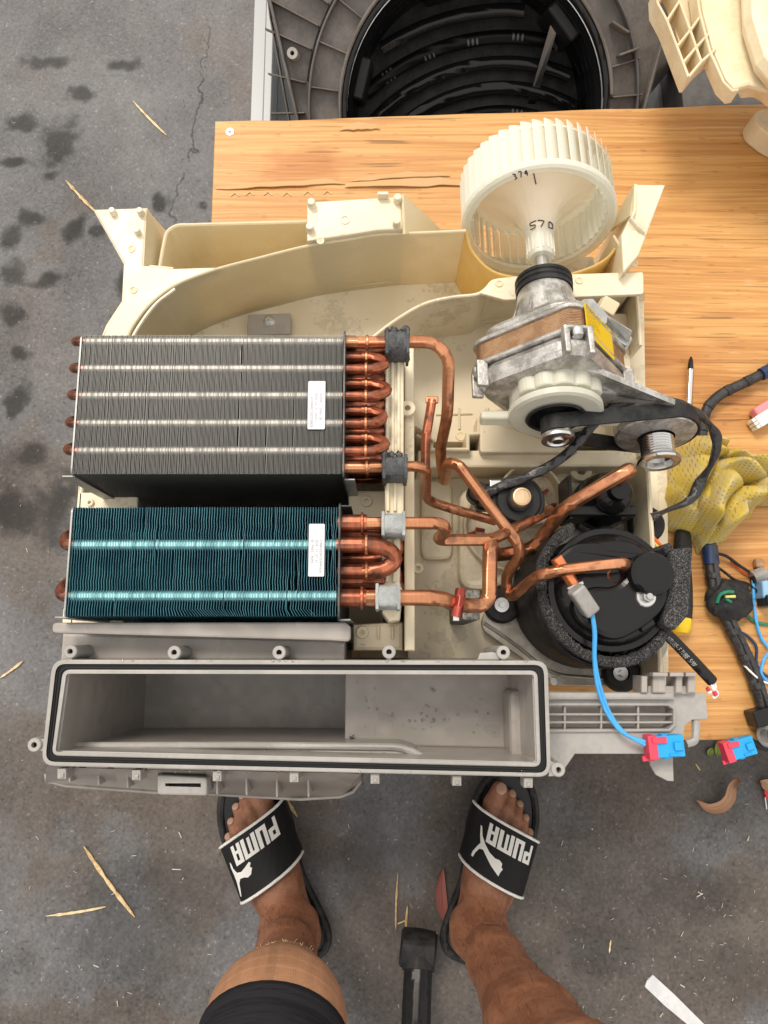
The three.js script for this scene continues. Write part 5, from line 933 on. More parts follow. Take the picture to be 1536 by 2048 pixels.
cable('thin_wire', 'thin white wire crossing the thick harness near its plug', 'wire', [[1488, 1330, 0.284], [1504, 1346, 0.292], [1524, 1362, 0.286], [1556, 1372, 0.28]], 0.0012, M.white);
cable('thin_wire', 'dark green wire leaving the black foam ring', 'wire', [[1492, 1230, 0.274], [1508, 1242, 0.274], [1528, 1248, 0.274], [1560, 1248, 0.274]], 0.002, M.greenWire);
cable('thin_wire', 'light blue looped wire at the board edge', 'wire', [[1506, 1160, 0.279], [1508, 1200, 0.279], [1512, 1240, 0.279], [1522, 1275, 0.276], [1538, 1300, 0.276], [1528, 1318, 0.276], [1522, 1345, 0.276], [1536, 1364, 0.276], [1560, 1375, 0.276]], 0.002, M.blueWire);
cable('thin_wire', 'red and orange wire tucked beside the felt jacket', 'wire', [[1296, 1056, 0.345], [1310, 1078, 0.385], [1330, 1098, 0.40], [1350, 1114, 0.405]], 0.0017, M.orangeWire, { extra: t => obj('red_core', tube(PL([[1293, 1060, 0.345], [1306, 1082, 0.384], [1326, 1103, 0.40], [1346, 1119, 0.405]]), 0.0015, { spline: true }), M.yellowWire, t) });
{ const t = thing('wire_splice', 'grey cylinder splice cap on the blue looped wire', 'splice'); const a = P(1505, 1156, 0.281), b = P(1528, 1146, 0.281); obj('cap', tube([a, b], 0.0085, { raw: true, radial: 18 }), M.greySleeve, t); obj('bore', tube([a.clone().add(V(-0.0006, 0, 0.0003)), a.clone().add(V(0.002, 0, 0))], 0.0065, { raw: true }), M.gasket, t); finish(t); }
{ const t = thing('wire_clip', 'small pale blue and black clip at the board edge', 'clip'); let p = P(1534, 1180, 0.283); obj('body', box(0.022, 0.024, 0.022, p.x, p.y, p.z, 0.003), M.paleBlue, t); p = P(1536, 1202, 0.285); obj('clamp', box(0.016, 0.028, 0.014, p.x, p.y, p.z, 0.002), M.blackPlastic, t); p = P(1520, 1126, 0.282); obj('terminal', box(0.010, 0.012, 0.012, p.x, 0.2775, p.z, 0.004), M.rust, t); p = P(1528, 1150, 0.28); obj('terminal', box(0.008, 0.01, 0.02, p.x, 0.2765, p.z, 0.002), M.brass, t); finish(t); }
{ // cloth
  const t = thing('cleaning_cloth', 'crumpled yellow dotted cleaning cloth on the plywood beside the pulley', 'cloth');
  const c = P(1420, 975, HB), out = [[1312, 1040], [1300, 1008], [1308, 965], [1322, 925], [1342, 890], [1375, 870], [1420, 872], [1440, 905], [1470, 918], [1530, 918], [1600, 925], [1610, 990], [1560, 1015], [1512, 1010], [1500, 1036], [1462, 1045], [1455, 1078], [1425, 1096], [1395, 1108], [1384, 1080], [1352, 1066], [1325, 1058]].map(p => P(p[0], p[1], HB + 0.004));
  const NA = 260, NR = 70, pos = [], idx = [];
  const rad = a => { // ray against the outline
    const dx = Math.cos(a), dz = Math.sin(a); let best = 0.01;
    for (let i = 0; i < out.length; i++) { const p = out[i], q = out[(i + 1) % out.length], ex = q.x - p.x, ez = q.z - p.z, den = dx * ez - dz * ex; if (Math.abs(den) < 1e-9) continue; const s = ((p.x - c.x) * ez - (p.z - c.z) * ex) / den, u = ((p.x - c.x) * dz - (p.z - c.z) * dx) / den; if (s > 0 && u >= 0 && u <= 1) best = Math.max(best, s); }
    return best;
  };
  const hgt = (x, z, s) => {
    const wx = x * 19 + 2.2 * fbm(x * 14, z * 14, 2), wz = z * 19 + 2.2 * fbm(x * 14 + 40, z * 14 + 9, 2);
    const r1 = Math.abs(Math.sin(wx * 2.3 + wz * 1.5 + 7 * fbm(x * 9, z * 9, 2))), r2 = Math.abs(Math.sin(wz * 3.6 - wx * 1.7 + 9 * fbm(x * 10 + 9, z * 10, 2))), r3 = vn(wx * 3 + wz * 2 + 30, wz * 3 - wx);
    const e = smooth(1.0, 0.62, s);
    return HB + 0.003 + e * 0.030 + (0.25 + 0.75 * e) * (0.030 * r1 ** 0.8 + 0.016 * r2 ** 0.8 + 0.012 * r3) * smooth(1.0, 0.93, s);
  };
  const rs = []; for (let k = 0; k < NA; k++) rs.push(rad(k / NA * 6.28318));
  for (let i = 0; i <= NR; i++) for (let k = 0; k < NA; k++) { const s = i / NR, a = k / NA * 6.28318, r = rs[k] * s, x = c.x + r * Math.cos(a), z = c.z + r * Math.sin(a); pos.push(x, hgt(x, z, s), z); }
  for (let i = 0; i < NR; i++) for (let k = 0; k < NA; k++) { const A = i * NA + k, B = i * NA + (k + 1) % NA; idx.push(A, B, A + NA, B, B + NA, A + NA); }
  const g = new THREE.BufferGeometry(); g.setAttribute('position', new THREE.Float32BufferAttribute(pos, 3)); g.setIndex(idx); g.computeVertexNormals();
  // the print follows the cloth: stretch uv with the slope so that dots stay round on folds
  const uv = new Float32Array(pos.length / 3 * 2); for (let i = 0; i < pos.length / 3; i++) { uv[i * 2] = pos[i * 3] + 0.6 * pos[i * 3 + 1]; uv[i * 2 + 1] = -pos[i * 3 + 2] + 0.8 * pos[i * 3 + 1]; } g.setAttribute('uv', new THREE.BufferAttribute(uv, 2)); g.userData.keepUV = true;
  const g2 = g.toNonIndexed(); g2.userData.keepUV = true;
  const cm = tex(512, 512, (u, v) => { const n = 13, row = Math.floor(v * n), a = (u * n + (row % 2) * 0.5) % 1, b = (v * n) % 1, d = Math.hypot(a - 0.5, (b - 0.5)), k = fbm(u * 8, v * 8, 3), dirt = smooth(0.48, 0.68, fbm(u * 5 + 40, v * 5, 4)); let q = [0.50 + 0.10 * k, 0.375 + 0.09 * k, 0.05 + 0.07 * k]; q = q.map((x, i) => x * (1 - dirt * 0.45) + [0.34, 0.31, 0.24][i] * dirt * 0.6); if (d < 0.24 + 0.12 * (k - 0.5)) { const w = k > 0.5 ? [0.24, 0.18, 0.09] : [0.46, 0.33, 0.06]; q = q.map((x, i) => 0.35 * x + 0.65 * w[i]); } return q; });
  cm.repeat.set(1 / 0.075, 1 / 0.075);
  obj('cloth', g2, new THREE.MeshPhysicalMaterial({ map: cm, roughness: 0.95, side: THREE.DoubleSide, bumpMap: rep(fine, 0.06), bumpScale: 0.0004 }), t);
  finish(t);
}
{ // screwdriver: shaft passes under the cloth
  const t = thing('screwdriver', 'long screwdriver with black dimpled grip and yellow end under the cloth', 'screwdriver');
  const a = P(1382, 714, 0.2765), b = P(1366, 1055, 0.2795), e = P(1361, 1266, 0.288), d = b.clone().sub(a).normalize();
  obj('shaft', tube([a.clone().addScaledVector(d, 0.018), b], 0.0042, { raw: true, radial: 16 }), M.steel, t);
  obj('tip', tube([a, a.clone().addScaledVector(d, 0.005), a.clone().addScaledVector(d, 0.019)], f => 0.0012 + 0.0031 * Math.min(1, f * 2.2), { raw: true, radial: 8 }), M.blackPlastic, t);
  const hd = e.clone().sub(b), prof = [[0.006, 0], [0.010, 0.01], [0.0115, 0.03], [0.0105, 0.05], [0.0130, 0.08], [0.0138, 0.105], [0.0130, 0.122]], L = hd.length();
  const m = frame(b, hd, V(0, 1, 0)), gripBump = tex(128, 128, (u, v) => { const a2 = (u * 8 + (Math.floor(v * 8) % 2) * 0.5) % 1, b2 = (v * 8) % 1; return Math.hypot(a2 - 0.5, b2 - 0.5) < 0.36 ? 0 : 1; }, false); gripBump.repeat.set(1 / 0.024, 1 / 0.024);
  obj('grip', place(lathe(prof.map(([r, y]) => [r, y / 0.14 * L]), 28), m), new THREE.MeshPhysicalMaterial({ color: col(0.016, 0.016, 0.017), roughness: 0.55, bumpMap: gripBump, bumpScale: 0.0012 }), t);
  obj('butt_cap', place(lathe([[0.0130, 0.121], [0.0133, 0.126], [0.0122, 0.134], [0.0090, 0.140], [0, 0.142]].map(([r, y]) => [r, y / 0.14 * L]), 28), m), M.yellowPlastic, t);
  finish(t);
}
{ // compressor lead with bare ends
  const t = thing('compressor_lead', 'black printed cable with stripped white and pink wire ends below the compressor', 'cable');
  const pr = textTex(512, 64, '#0d0d0e', (g) => { g.fillStyle = '#c8c8c8'; g.font = '30px sans-serif'; g.fillText('-SUMITUBE- F TUBE  5/W', 40, 40); }); pr.wrapS = pr.wrapT = THREE.RepeatWrapping; pr.repeat.set(1 / 0.095, 1 / 0.012); pr.offset.set(0, 0.2);
  const pts = [[1306, 1250, 0.43], [1330, 1266, 0.425], [1370, 1305, 0.41], [1424, 1362, 0.395]];
  obj('sleeve', tube(PL(pts), 0.0062, { spline: true, n: 40, radial: 16 }), new THREE.MeshPhysicalMaterial({ map: pr, roughness: 0.5 }), t);
  obj('white_core', tube(PL([[1420, 1358, 0.395], [1430, 1372, 0.393], [1424, 1384, 0.396], [1414, 1384, 0.398]]), 0.0019, { spline: true }), M.white, t);
  obj('white_core', tube(PL([[1422, 1360, 0.396], [1426, 1376, 0.398], [1434, 1388, 0.396], [1426, 1396, 0.395]]), 0.0021, { spline: true }), M.white, t);
  obj('pink_core', tube(PL([[1428, 1382, 0.399], [1432, 1390, 0.398]]), 0.0024, { raw: true }), M.pinkConn, t);
  obj('pink_core', tube(PL([[1414, 1380, 0.40], [1418, 1376, 0.40]]), 0.0022, { raw: true }), M.redWire, t);
  finish(t);
}
// thermistor lead: grey sleeve, blue wire and blue and pink plug
function plug(x, y, h, ang, t, sc = 1) {
  const p = P(x, y, h), m = new THREE.Matrix4().makeRotationY(ang).setPosition(p), q = g => place(g, m), s = sc;
  const b = obj('blue_housing', [q(box(0.028 * s, 0.014, 0.021 * s, 0.005 * s, 0, 0, 0.0012)), q(box(0.008 * s, 0.004, 0.008, 0.012 * s, 0.0085, 0, 0.0008)), q(box(0.006, 0.012, 0.024 * s, 0.001, -0.001, 0, 0.001)), q(box(0.010, 0.002, 0.002, 0.008, 0.0078, 0.008, 0.0004))], M.blueConn, t);
  const k = obj('pink_latch', [q(box(0.009 * s, 0.017, 0.023 * s, -0.0125 * s, 0, 0, 0.001)), q(box(0.014, 0.003, 0.006, -0.006, 0.009, -0.007 * s, 0.0006)), q(box(0.012, 0.003, 0.005, -0.014, -0.007, 0.012 * s, 0.0006))], M.pinkConn, t);
  return [b, k];
}
{
  const t = thing('thermistor_lead', 'light blue wire from a grey sleeve to a blue and pink plug', 'wire');
  const a = P(1150, 1176, 0.492), b = P(1184, 1226, 0.480);
  const hd = b.clone().sub(a), g = box(0.0165, hd.length(), 0.014, 0, hd.length() / 2, 0, 0.003); obj('sleeve', place(g, frame(a, hd, V(0, 1, 0))), M.greySleeve, t);
  for (const o of [0, 6]) obj('blue_wire', tube(PL([[1182 + o * 0.4, 1222, 0.481], [1188 + o * 0.4, 1262, 0.475], [1188 + o * 0.4, 1320, 0.465], [1196 + o, 1378, 0.458], [1216 + o, 1430, 0.455], [1246 + o * 0.6, 1466, 0.458], [1290, 1484 + o, 0.46]]), 0.0018, { spline: true }), M.blueWire, t);
  plug(1326, 1492, 0.453, 0.06, t); finish(t);
}
{
  const t = thing('loose_plug', 'blue and pink plug with black lead hanging past the board edge', 'plug'); plug(1474, 1497, 0.283, 0.28, t, 1.05);
  obj('black_lead', tube(PL([[1496, 1478, 0.284], [1520, 1492, 0.284], [1560, 1500, 0.283]]), 0.0042, { spline: true }), M.blackPlastic, t);
  const p = P(1528, 1470, 0.286); obj('collar', lathe([[0.012, -0.012], [0.014, -0.010], [0.014, 0.010], [0.012, 0.012], [0.008, 0.012]], 22).rotateZ(1.1).translate(P(1545, 1482, 0.289).x, 0.289, p.z), M.greySleeve, t);
  finish(t);
}
{
  const t = thing('white_plug', 'white multi pin plug with pink wires on the plywood', 'plug');
  const p = P(1526, 838, 0.282), m = new THREE.Matrix4().makeRotationY(0.55).setPosition(p), q = g => place(g, m);
  obj('housing', q(box(0.034, 0.02, 0.016, 0.004, 0, 0, 0.0015)), M.white, t);
  for (let i = 0; i < 3; i++) for (let j = 0; j < 2; j++) obj('pin_socket', q(box(0.006, 0.007, 0.0042, -0.0145, -0.004 + j * 0.008, -0.005 + i * 0.005, 0.0006)), M.white, t);
  obj('pink_cover', q(box(0.04, 0.018, 0.012, 0.012, 0.001, -0.012, 0.004)), std([0.72, 0.25, 0.28], 0.5), t);
  finish(t);
}

// ---------------------------------------------------------------- dismantled drum housing behind the board
{
  const t = thing('drum_housing', 'dark grey ribbed plastic drum housing with a round opening behind the plywood', 'drum housing');
  const c = P(948, 222, 0.235), n = V(-0.02, Math.cos(0.58), Math.sin(0.58)), m = frame(c, n, V(0, 0, 1)), q = g => place(g, m);
  // local: x right, z towards the viewer, y out of the panel
  const circ = (r, k = 72) => { const a = []; for (let i = 0; i < k; i++) a.push([r * Math.cos(i / k * 6.28318), r * Math.sin(i / k * 6.28318)]); return a; };
  const outl = roundPoly([[-0.235, 0.16], [-0.262, 0.0], [-0.315, -0.26], [-0.315, -0.52], [0.31, -0.52], [0.295, -0.26], [0.245, 0], [0.22, 0.16]], 0.03);
  obj('panel', q(prism(outl, -0.004, 0, { bevel: 0.0008, holes: [circ(0.196).reverse()] })), M.panelGrey, t);
  obj('outer_skirt', q(wall(outl.map(p => V(p[0], 0.022, p[1])), -0.10, 0.004, true)), M.panelGrey, t);
  const arc = (r, a0, a1, h, k = 40) => { const o = []; for (let i = 0; i <= k; i++) { const a = (a0 + (a1 - a0) * i / k) * Math.PI / 180; o.push(V(r * Math.cos(a), h, r * Math.sin(a))); } return o; };
  // angles: 180 = left, 270 = away from the viewer
  obj('opening_rim', q(wall(arc(0.198, 0, 355, 0.018, 90), -0.03, 0.005)), M.panelGrey, t);
  obj('opening_gasket', q(tube(arc(0.192, 150, 390, 0.010, 70), 0.005, { raw: true, radial: 10 })), M.blackGloss, t);
  for (const r of [0.243]) obj('ring_rib', q(wall(arc(r, 165, 262, 0.016), -0.001, 0.003)), M.panelGrey, t);
  obj('ring_groove', q(wall(arc(0.247, 190, 232, 0.006), -0.001, 0.004)), M.gasket, t);
  obj('ring_rib', q(wall(arc(0.236, 280, 375, 0.016), -0.001, 0.003)), M.panelDark, t);
  for (const a of [172, 180, 189, 199, 206, 213, 222, 232]) { const ca = Math.cos(a * Math.PI / 180), sa = Math.sin(a * Math.PI / 180); obj('radial_rib', q(wall([V(0.25 * ca, 0.016, 0.25 * sa), V(Math.max(-0.30, 0.33 * ca), 0.016, 0.33 * sa)], -0.001, 0.002)), M.panelGrey, t); }
  for (const a of [176, 188, 202, 216, 345, 356, 8]) { const ca = Math.cos(a * Math.PI / 180), sa = Math.sin(a * Math.PI / 180); obj('radial_rib', q(wall([V(0.200 * ca, 0.013, 0.200 * sa), V(0.242 * ca, 0.013, 0.242 * sa)], -0.001, 0.0022)), M.panelGrey, t); }
  obj('ring_rib', q(wall([V(-0.272, 0.016, 0.02), V(-0.292, 0.016, -0.12), V(-0.305, 0.016, -0.30)], -0.001, 0.002)), M.panelGrey, t);
  for (const [x, z] of [[-0.262, -0.075], [-0.172, -0.155], [-0.10, -0.232], [0.17, -0.165]]) obj('screw_boss', q(lathe([[0.003, 0.006], [0.003, 0.026], [0.0075, 0.026], [0.0085, 0.0]], 18).translate(x, 0, z)), M.greyLight, t);
  for (const [x, z, a] of [[-0.180, -0.165, 0.6], [-0.165, -0.175, -0.5], [0.215, -0.07, 0.3], [0.20, -0.10, -0.5]]) { const g = box(0.028, 0.022, 0.003, 0, 0.011, 0, 0.0008); g.rotateY(a); obj('hook', q(g.translate(x, 0, z)), M.panelGrey, t); }
  // drum inside
  obj('drum_wall', q(new THREE.CylinderGeometry(0.188, 0.180, 0.13, 72, 6, true).translate(0, -0.071, 0)), new THREE.MeshPhysicalMaterial({ ...{ map: M.drum.map, roughness: 0.35, metalness: 0.2 }, side: THREE.DoubleSide }), t);
  obj('drum_back', q(new THREE.CylinderGeometry(0.180, 0.180, 0.004, 72).translate(0, -0.137, 0)), M.rubber, t);
  obj('drum_seam', q(sheet3([V(0.098, -0.133, -0.02), V(0.110, -0.133, -0.02), V(0.128, -0.05, -0.126), V(0.118, -0.05, -0.134)], 0.002)), M.steel, t);
  for (let i = 0; i < 9; i++) { // curved ribs sweeping across the drum
    const rr2 = 0.10 + i * 0.034, pts = []; for (let k = 0; k <= 40; k++) { const a = (185 + 150 * k / 40) * Math.PI / 180, x = 0.05 + rr2 * 1.15 * Math.cos(a), z = 0.16 + rr2 * Math.sin(a); if (Math.hypot(x, z) < 0.172) pts.push(V(x, -0.130 + 0.012 * Math.hypot(x, z) / 0.17 + 0.02 * Math.max(0, -z / 0.17), z)); }
    if (pts.length > 4) obj('drum_rib', q(tube(pts, 0.010, { raw: true, radial: 8, flat: () => 0.55 })), i % 3 === 2 ? M.drum : M.blackGloss, t);
  }
  for (let i = 0; i < 3; i++) obj('drum_ridge', q(lathe([[0.187 - i * 0.0013, -0.012], [0.181 - i * 0.0013, -0.004], [0.181 - i * 0.0013, 0.004], [0.187 - i * 0.0013, 0.012]], 60).translate(0, -0.02 - i * 0.021, 0)), M.blackGloss, t);
  for (const [a, w] of [[318, 0.03], [196, 0.03], [256, 0.03]]) { const r = 0.174, an = a * Math.PI / 180, g = box(0.02, 0.10, 0.06, 0, -0.075, 0, 0.008); g.rotateY(-an); obj('drum_lifter', q(g.translate(r * Math.cos(an), 0, r * Math.sin(an))), M.blackPlastic, t); }
  finish(t);
  const cab = thing('cabinet_frame', 'white enamelled cabinet frame on the floor around the drum housing', 'cabinet');
  const xa = P(545, 200, 0.10).x - 0.016, xb = P(1300, 120, 0.10).x, za = c.z + 0.08, zb = c.z - 0.60;
  obj('side_panel', box(0.02, 0.15, za - zb, xa, 0.076, (za + zb) / 2), M.enamel, cab); obj('side_panel', box(0.02, 0.15, za - zb, xb, 0.076, (za + zb) / 2), M.enamel, cab);
  obj('side_fold', box(0.012, 0.012, za - zb - 0.002, xa + 0.016, 0.1448, (za + zb) / 2), M.enamel, cab);
  obj('back_panel', box(xb - xa - 0.02, 0.22, 0.02, (xa + xb) / 2, 0.111, zb - 0.011), M.enamel, cab); obj('bottom_panel', box(xb - xa - 0.02, 0.01, za - zb, (xa + xb) / 2, 0.006, (za + zb) / 2), M.enamel, cab);
  obj('support_block', box(0.10, 0.20, 0.10, 0.05, 0.112, zb + 0.08), M.panelDark, cab);
  finish(cab);
}
{ const t = thing('side_sheet', 'pale grey sheet panel leaning beside the drum housing', 'panel'); obj('sheet', sheet3([P(1338, 55, 0.30), P(1372, 95, 0.22), P(1278, 213, 0.12), P(1278, 150, 0.20)], 0.004), M.greyLight, t); obj('edge_fold', tube([P(1338, 55, 0.302), P(1278, 150, 0.202)], 0.004, { raw: true, radial: 6 }), M.greyLight, t); finish(t); }
{ const t = thing('grey_cabinet', 'dark grey metal cabinet standing behind the plywood under the cream moulding', 'cabinet'); obj('body', slab([[1350, 78], [1640, 70], [1660, 300], [1376, 305]], 0.22, 0.219, { bevel: 0.003 }), M.panelDark, t); obj('lid_edge', slab([[1352, 80], [1364, 80], [1388, 300], [1377, 300]], 0.2225, 0.0025, { bevel: 0.0005 }), M.panelDark, t); finish(t); }
{
  const t = thing('cream_cover', 'aged cream plastic cover with open rib lattice at the far right corner', 'plastic cover');
  const h = 0.42, c = M.creamOld;
  obj('shell', slab([[1397, -40], [1404, 20], [1424, 96], [1452, 160], [1468, 178], [1500, 170], [1545, 182], [1680, 220], [1680, -150], [1390, -150]], h, 0.01, { bevel: 0.004 }), c, t);
  obj('raised_body', slab([[1490, -150], [1500, 30], [1525, 110], [1570, 165], [1680, 200], [1680, -150]], h + 0.035, 0.034, { bevel: 0.016 }), c, t);
  obj('edge_rim', wall(PL([[1392, -40], [1400, 20], [1420, 98], [1448, 162], [1466, 180], [1477, 178]], h + 0.004), h - 0.018, 0.003), c, t);
  obj('scoop', ruled(dense(PL([[1470, 168], [1500, 166], [1530, 178], [1600, 205]], h - 0.004), 16), dense(PL([[1484, 193], [1510, 192], [1540, 212], [1600, 245]], h - 0.03), 16), 0.003), c, t);
  const lat = [[[1314, -30], [1316, 4], [1335, 39], [1355, 91], [1378, 152]], [[1340, -40], [1360, 0], [1382, 60], [1403, 120]], [[1335, 39], [1360, 0]], [[1355, 91], [1382, 58], [1403, 29]], [[1378, 152], [1403, 122], [1432, 97]], [[1316, 2], [1340, -40]], [[1368, 122], [1394, 92], [1418, 66]]];
  for (const l of lat) obj('lattice_rib', wall(PL(l, h + 0.002), h - 0.026, 0.003), c, t);
  obj('lattice_floor', slab([[1318, -30], [1380, 148], [1430, 100], [1398, -30]], h - 0.024, 0.003, { bevel: 0 }), c, t);
  obj('post', slab([[1690, 100], [1760, 100], [1760, 260], [1690, 260]], 0.42, 0.1495, { bevel: 0.004 }), c, t); obj('shell', slab([[1660, -150], [1760, -150], [1760, 262], [1660, 222]], h - 0.0005, 0.008, { bevel: 0.001 }), c, t);
  obj('foot', slab([[1508, 222], [1540, 214], [1580, 240], [1580, 290], [1545, 272], [1512, 246]], 0.31, 0.0395, { bevel: 0.004, round: 0.01 }), c, t);
  finish(t);
}

// ---------------------------------------------------------------- person: bare legs in slides
M.skin = new THREE.MeshPhysicalMaterial({ map: rep(mixTex([0.215, 0.086, 0.043], [0.305, 0.134, 0.073], 1, 7, 0.02), 0.09), roughness: 0.5, bumpMap: rep(fine, 0.07), bumpScale: 0.0006, sheen: 0.15, sheenRoughness: 0.5 });
const sdCone = (p, a, b, ra, rb) => { const bx = b.x - a.x, by = b.y - a.y, bz = b.z - a.z, px = p[0] - a.x, py = p[1] - a.y, pz = p[2] - a.z, t = clamp((px * bx + py * by + pz * bz) / (bx * bx + by * by + bz * bz)); return Math.hypot(px - t * bx, py - t * by, pz - t * bz) - (ra + (rb - ra) * t); };
const smin = (a, b, k) => { const h = Math.max(k - Math.abs(a - b), 0) / k; return Math.min(a, b) - h * h * k * 0.25; };
function meshField(fn, mn, size, res) { // marching cubes over a cube
  const mc = new MarchingCubes(res, new THREE.MeshBasicMaterial(), false, false, 400000); mc.isolation = 0;
  const f = mc.field, s = size / res;
  for (let k = 0; k < res; k++) for (let j = 0; j < res; j++) for (let i = 0; i < res; i++) f[k * res * res + j * res + i] = -fn([mn.x + i * s, mn.y + j * s, mn.z + k * s]);
  mc.update();
  const n = mc.count, pos = new Float32Array(n * 3), nor = new Float32Array(n * 3);
  for (let i = 0; i < n; i++) for (let k = 0; k < 3; k++) { const v = mc.positionArray[i * 3 + k]; pos[i * 3 + k] = (v + 1) / 2 * size + [mn.x, mn.y, mn.z][k]; }
  let g = new THREE.BufferGeometry(); g.setAttribute('position', new THREE.BufferAttribute(pos, 3));
  g = mergeVertices(g, 1e-5); g.computeVertexNormals(); return g;
}
const footH = 0.036; // top of the sandal's footbed
function footFrame(heelPx, toePx) {
  const a = P(heelPx[0], heelPx[1], footH), b = P(toePx[0], toePx[1], footH), f = b.clone().sub(a).normalize();
  return { o: a, f, len: a.distanceTo(b) };
}
const feet = [
  { side: -1, fr: footFrame([617, 1893], [476, 1572]), knee: P(552, 2050, 0.47), ankle: [0, 0.048], hip: V(-0.11, 0.92, 0.56), which: 'left' },
  { side: 1, fr: footFrame([927, 1893], [1032, 1568]), knee: P(1172, 2190, 0.50), ankle: [0, 0.048], hip: V(0.11, 0.92, 0.56), which: 'right' },
];
for (const F of feet) { // lateral axis m points to the big toe
  const r = V(-F.fr.f.z, 0, F.fr.f.x); // right of the walking direction
  F.m = r.clone().multiplyScalar(-F.side); F.k = F.fr.len / 0.262;
  F.L = (m, f, y) => F.fr.o.clone().addScaledVector(F.m, m * F.k).addScaledVector(F.fr.f, f * F.k).add(V(0, y * F.k, 0));
}
const toes = [
  { b: [[0.030, 0.180, 0.022], [0.030, 0.222, 0.018], [0.026, 0.246, 0.0145]], r: [0.0155, 0.0145, 0.013] },
  { b: [[0.010, 0.186, 0.022], [0.007, 0.222, 0.0225], [0.005, 0.243, 0.0115]], r: [0.0105, 0.0098, 0.0092] },
  { b: [[-0.007, 0.180, 0.020], [-0.011, 0.214, 0.021], [-0.012, 0.232, 0.0105]], r: [0.0100, 0.0092, 0.0086] },
  { b: [[-0.022, 0.170, 0.018], [-0.027, 0.200, 0.019], [-0.028, 0.216, 0.0100]], r: [0.0095, 0.0088, 0.0082] },
  { b: [[-0.034, 0.158, 0.016], [-0.040, 0.184, 0.016], [-0.041, 0.198, 0.0095]], r: [0.0095, 0.0088, 0.0080] },
];
function legField(F) {
  const L = F.L, k = F.k, J = (a, b, ra, rb) => ({ a, b, ra: ra * k, rb: rb * k });
  const ank = L(0, 0.050, 0.085), low = ank.clone().lerp(F.knee, 0.22).add(V(0, 0, 0.004)), calf = ank.clone().lerp(F.knee, 0.62).add(V(0, 0, 0.016));
  F.ank = ank;
  const body = [
    J(L(0, 0.022, 0.026), L(0.001, 0.045, 0.050), 0.028, 0.031), J(L(0.001, 0.045, 0.050), ank, 0.030, 0.033), J(ank, L(0.006, 0.105, 0.050), 0.033, 0.027), J(L(0.006, 0.105, 0.050), L(0.012, 0.160, 0.030), 0.026, 0.019),
    J(L(0.012, 0.12, 0.045), L(0.029, 0.178, 0.024), 0.024, 0.020), J(L(0, 0.11, 0.042), L(-0.012, 0.168, 0.024), 0.024, 0.017), J(L(-0.010, 0.08, 0.030), L(-0.033, 0.152, 0.018), 0.024, 0.0155), J(L(-0.004, 0.03, 0.022), L(-0.030, 0.14, 0.018), 0.022, 0.016), J(L(0.004, 0.03, 0.022), L(0.028, 0.165, 0.020), 0.020, 0.018),
    J(ank, low, 0.034, 0.036), J(low, calf, 0.036, F.side < 0 ? 0.044 : 0.054), J(calf, F.knee, F.side < 0 ? 0.044 : 0.052, F.side < 0 ? 0.052 : 0.056), J(L(0.028, 0.055, 0.072), L(0.020, 0.055, 0.075), 0.012, 0.012), J(L(-0.030, 0.048, 0.062), L(-0.02, 0.05, 0.066), 0.011, 0.012),
    J(F.knee, F.knee.clone().lerp(F.hip, 0.2), 0.056, 0.062),
  ];
  return p => {
    let d = 1e3; for (const q of body) d = smin(d, sdCone(p, q.a, q.b, q.ra, q.rb), 0.022);
    for (const t of toes) { let e = 1e3; for (let i = 0; i < 2; i++) e = smin(e, sdCone(p, t.P[F.which][i], t.P[F.which][i + 1], t.r[i] * k, t.r[i + 1] * k), 0.004); d = smin(d, e, 0.006); }
    return d;
  };
}
const person = thing('person', 'bare lower legs of a standing person in black shorts with bandaged shin', 'person');
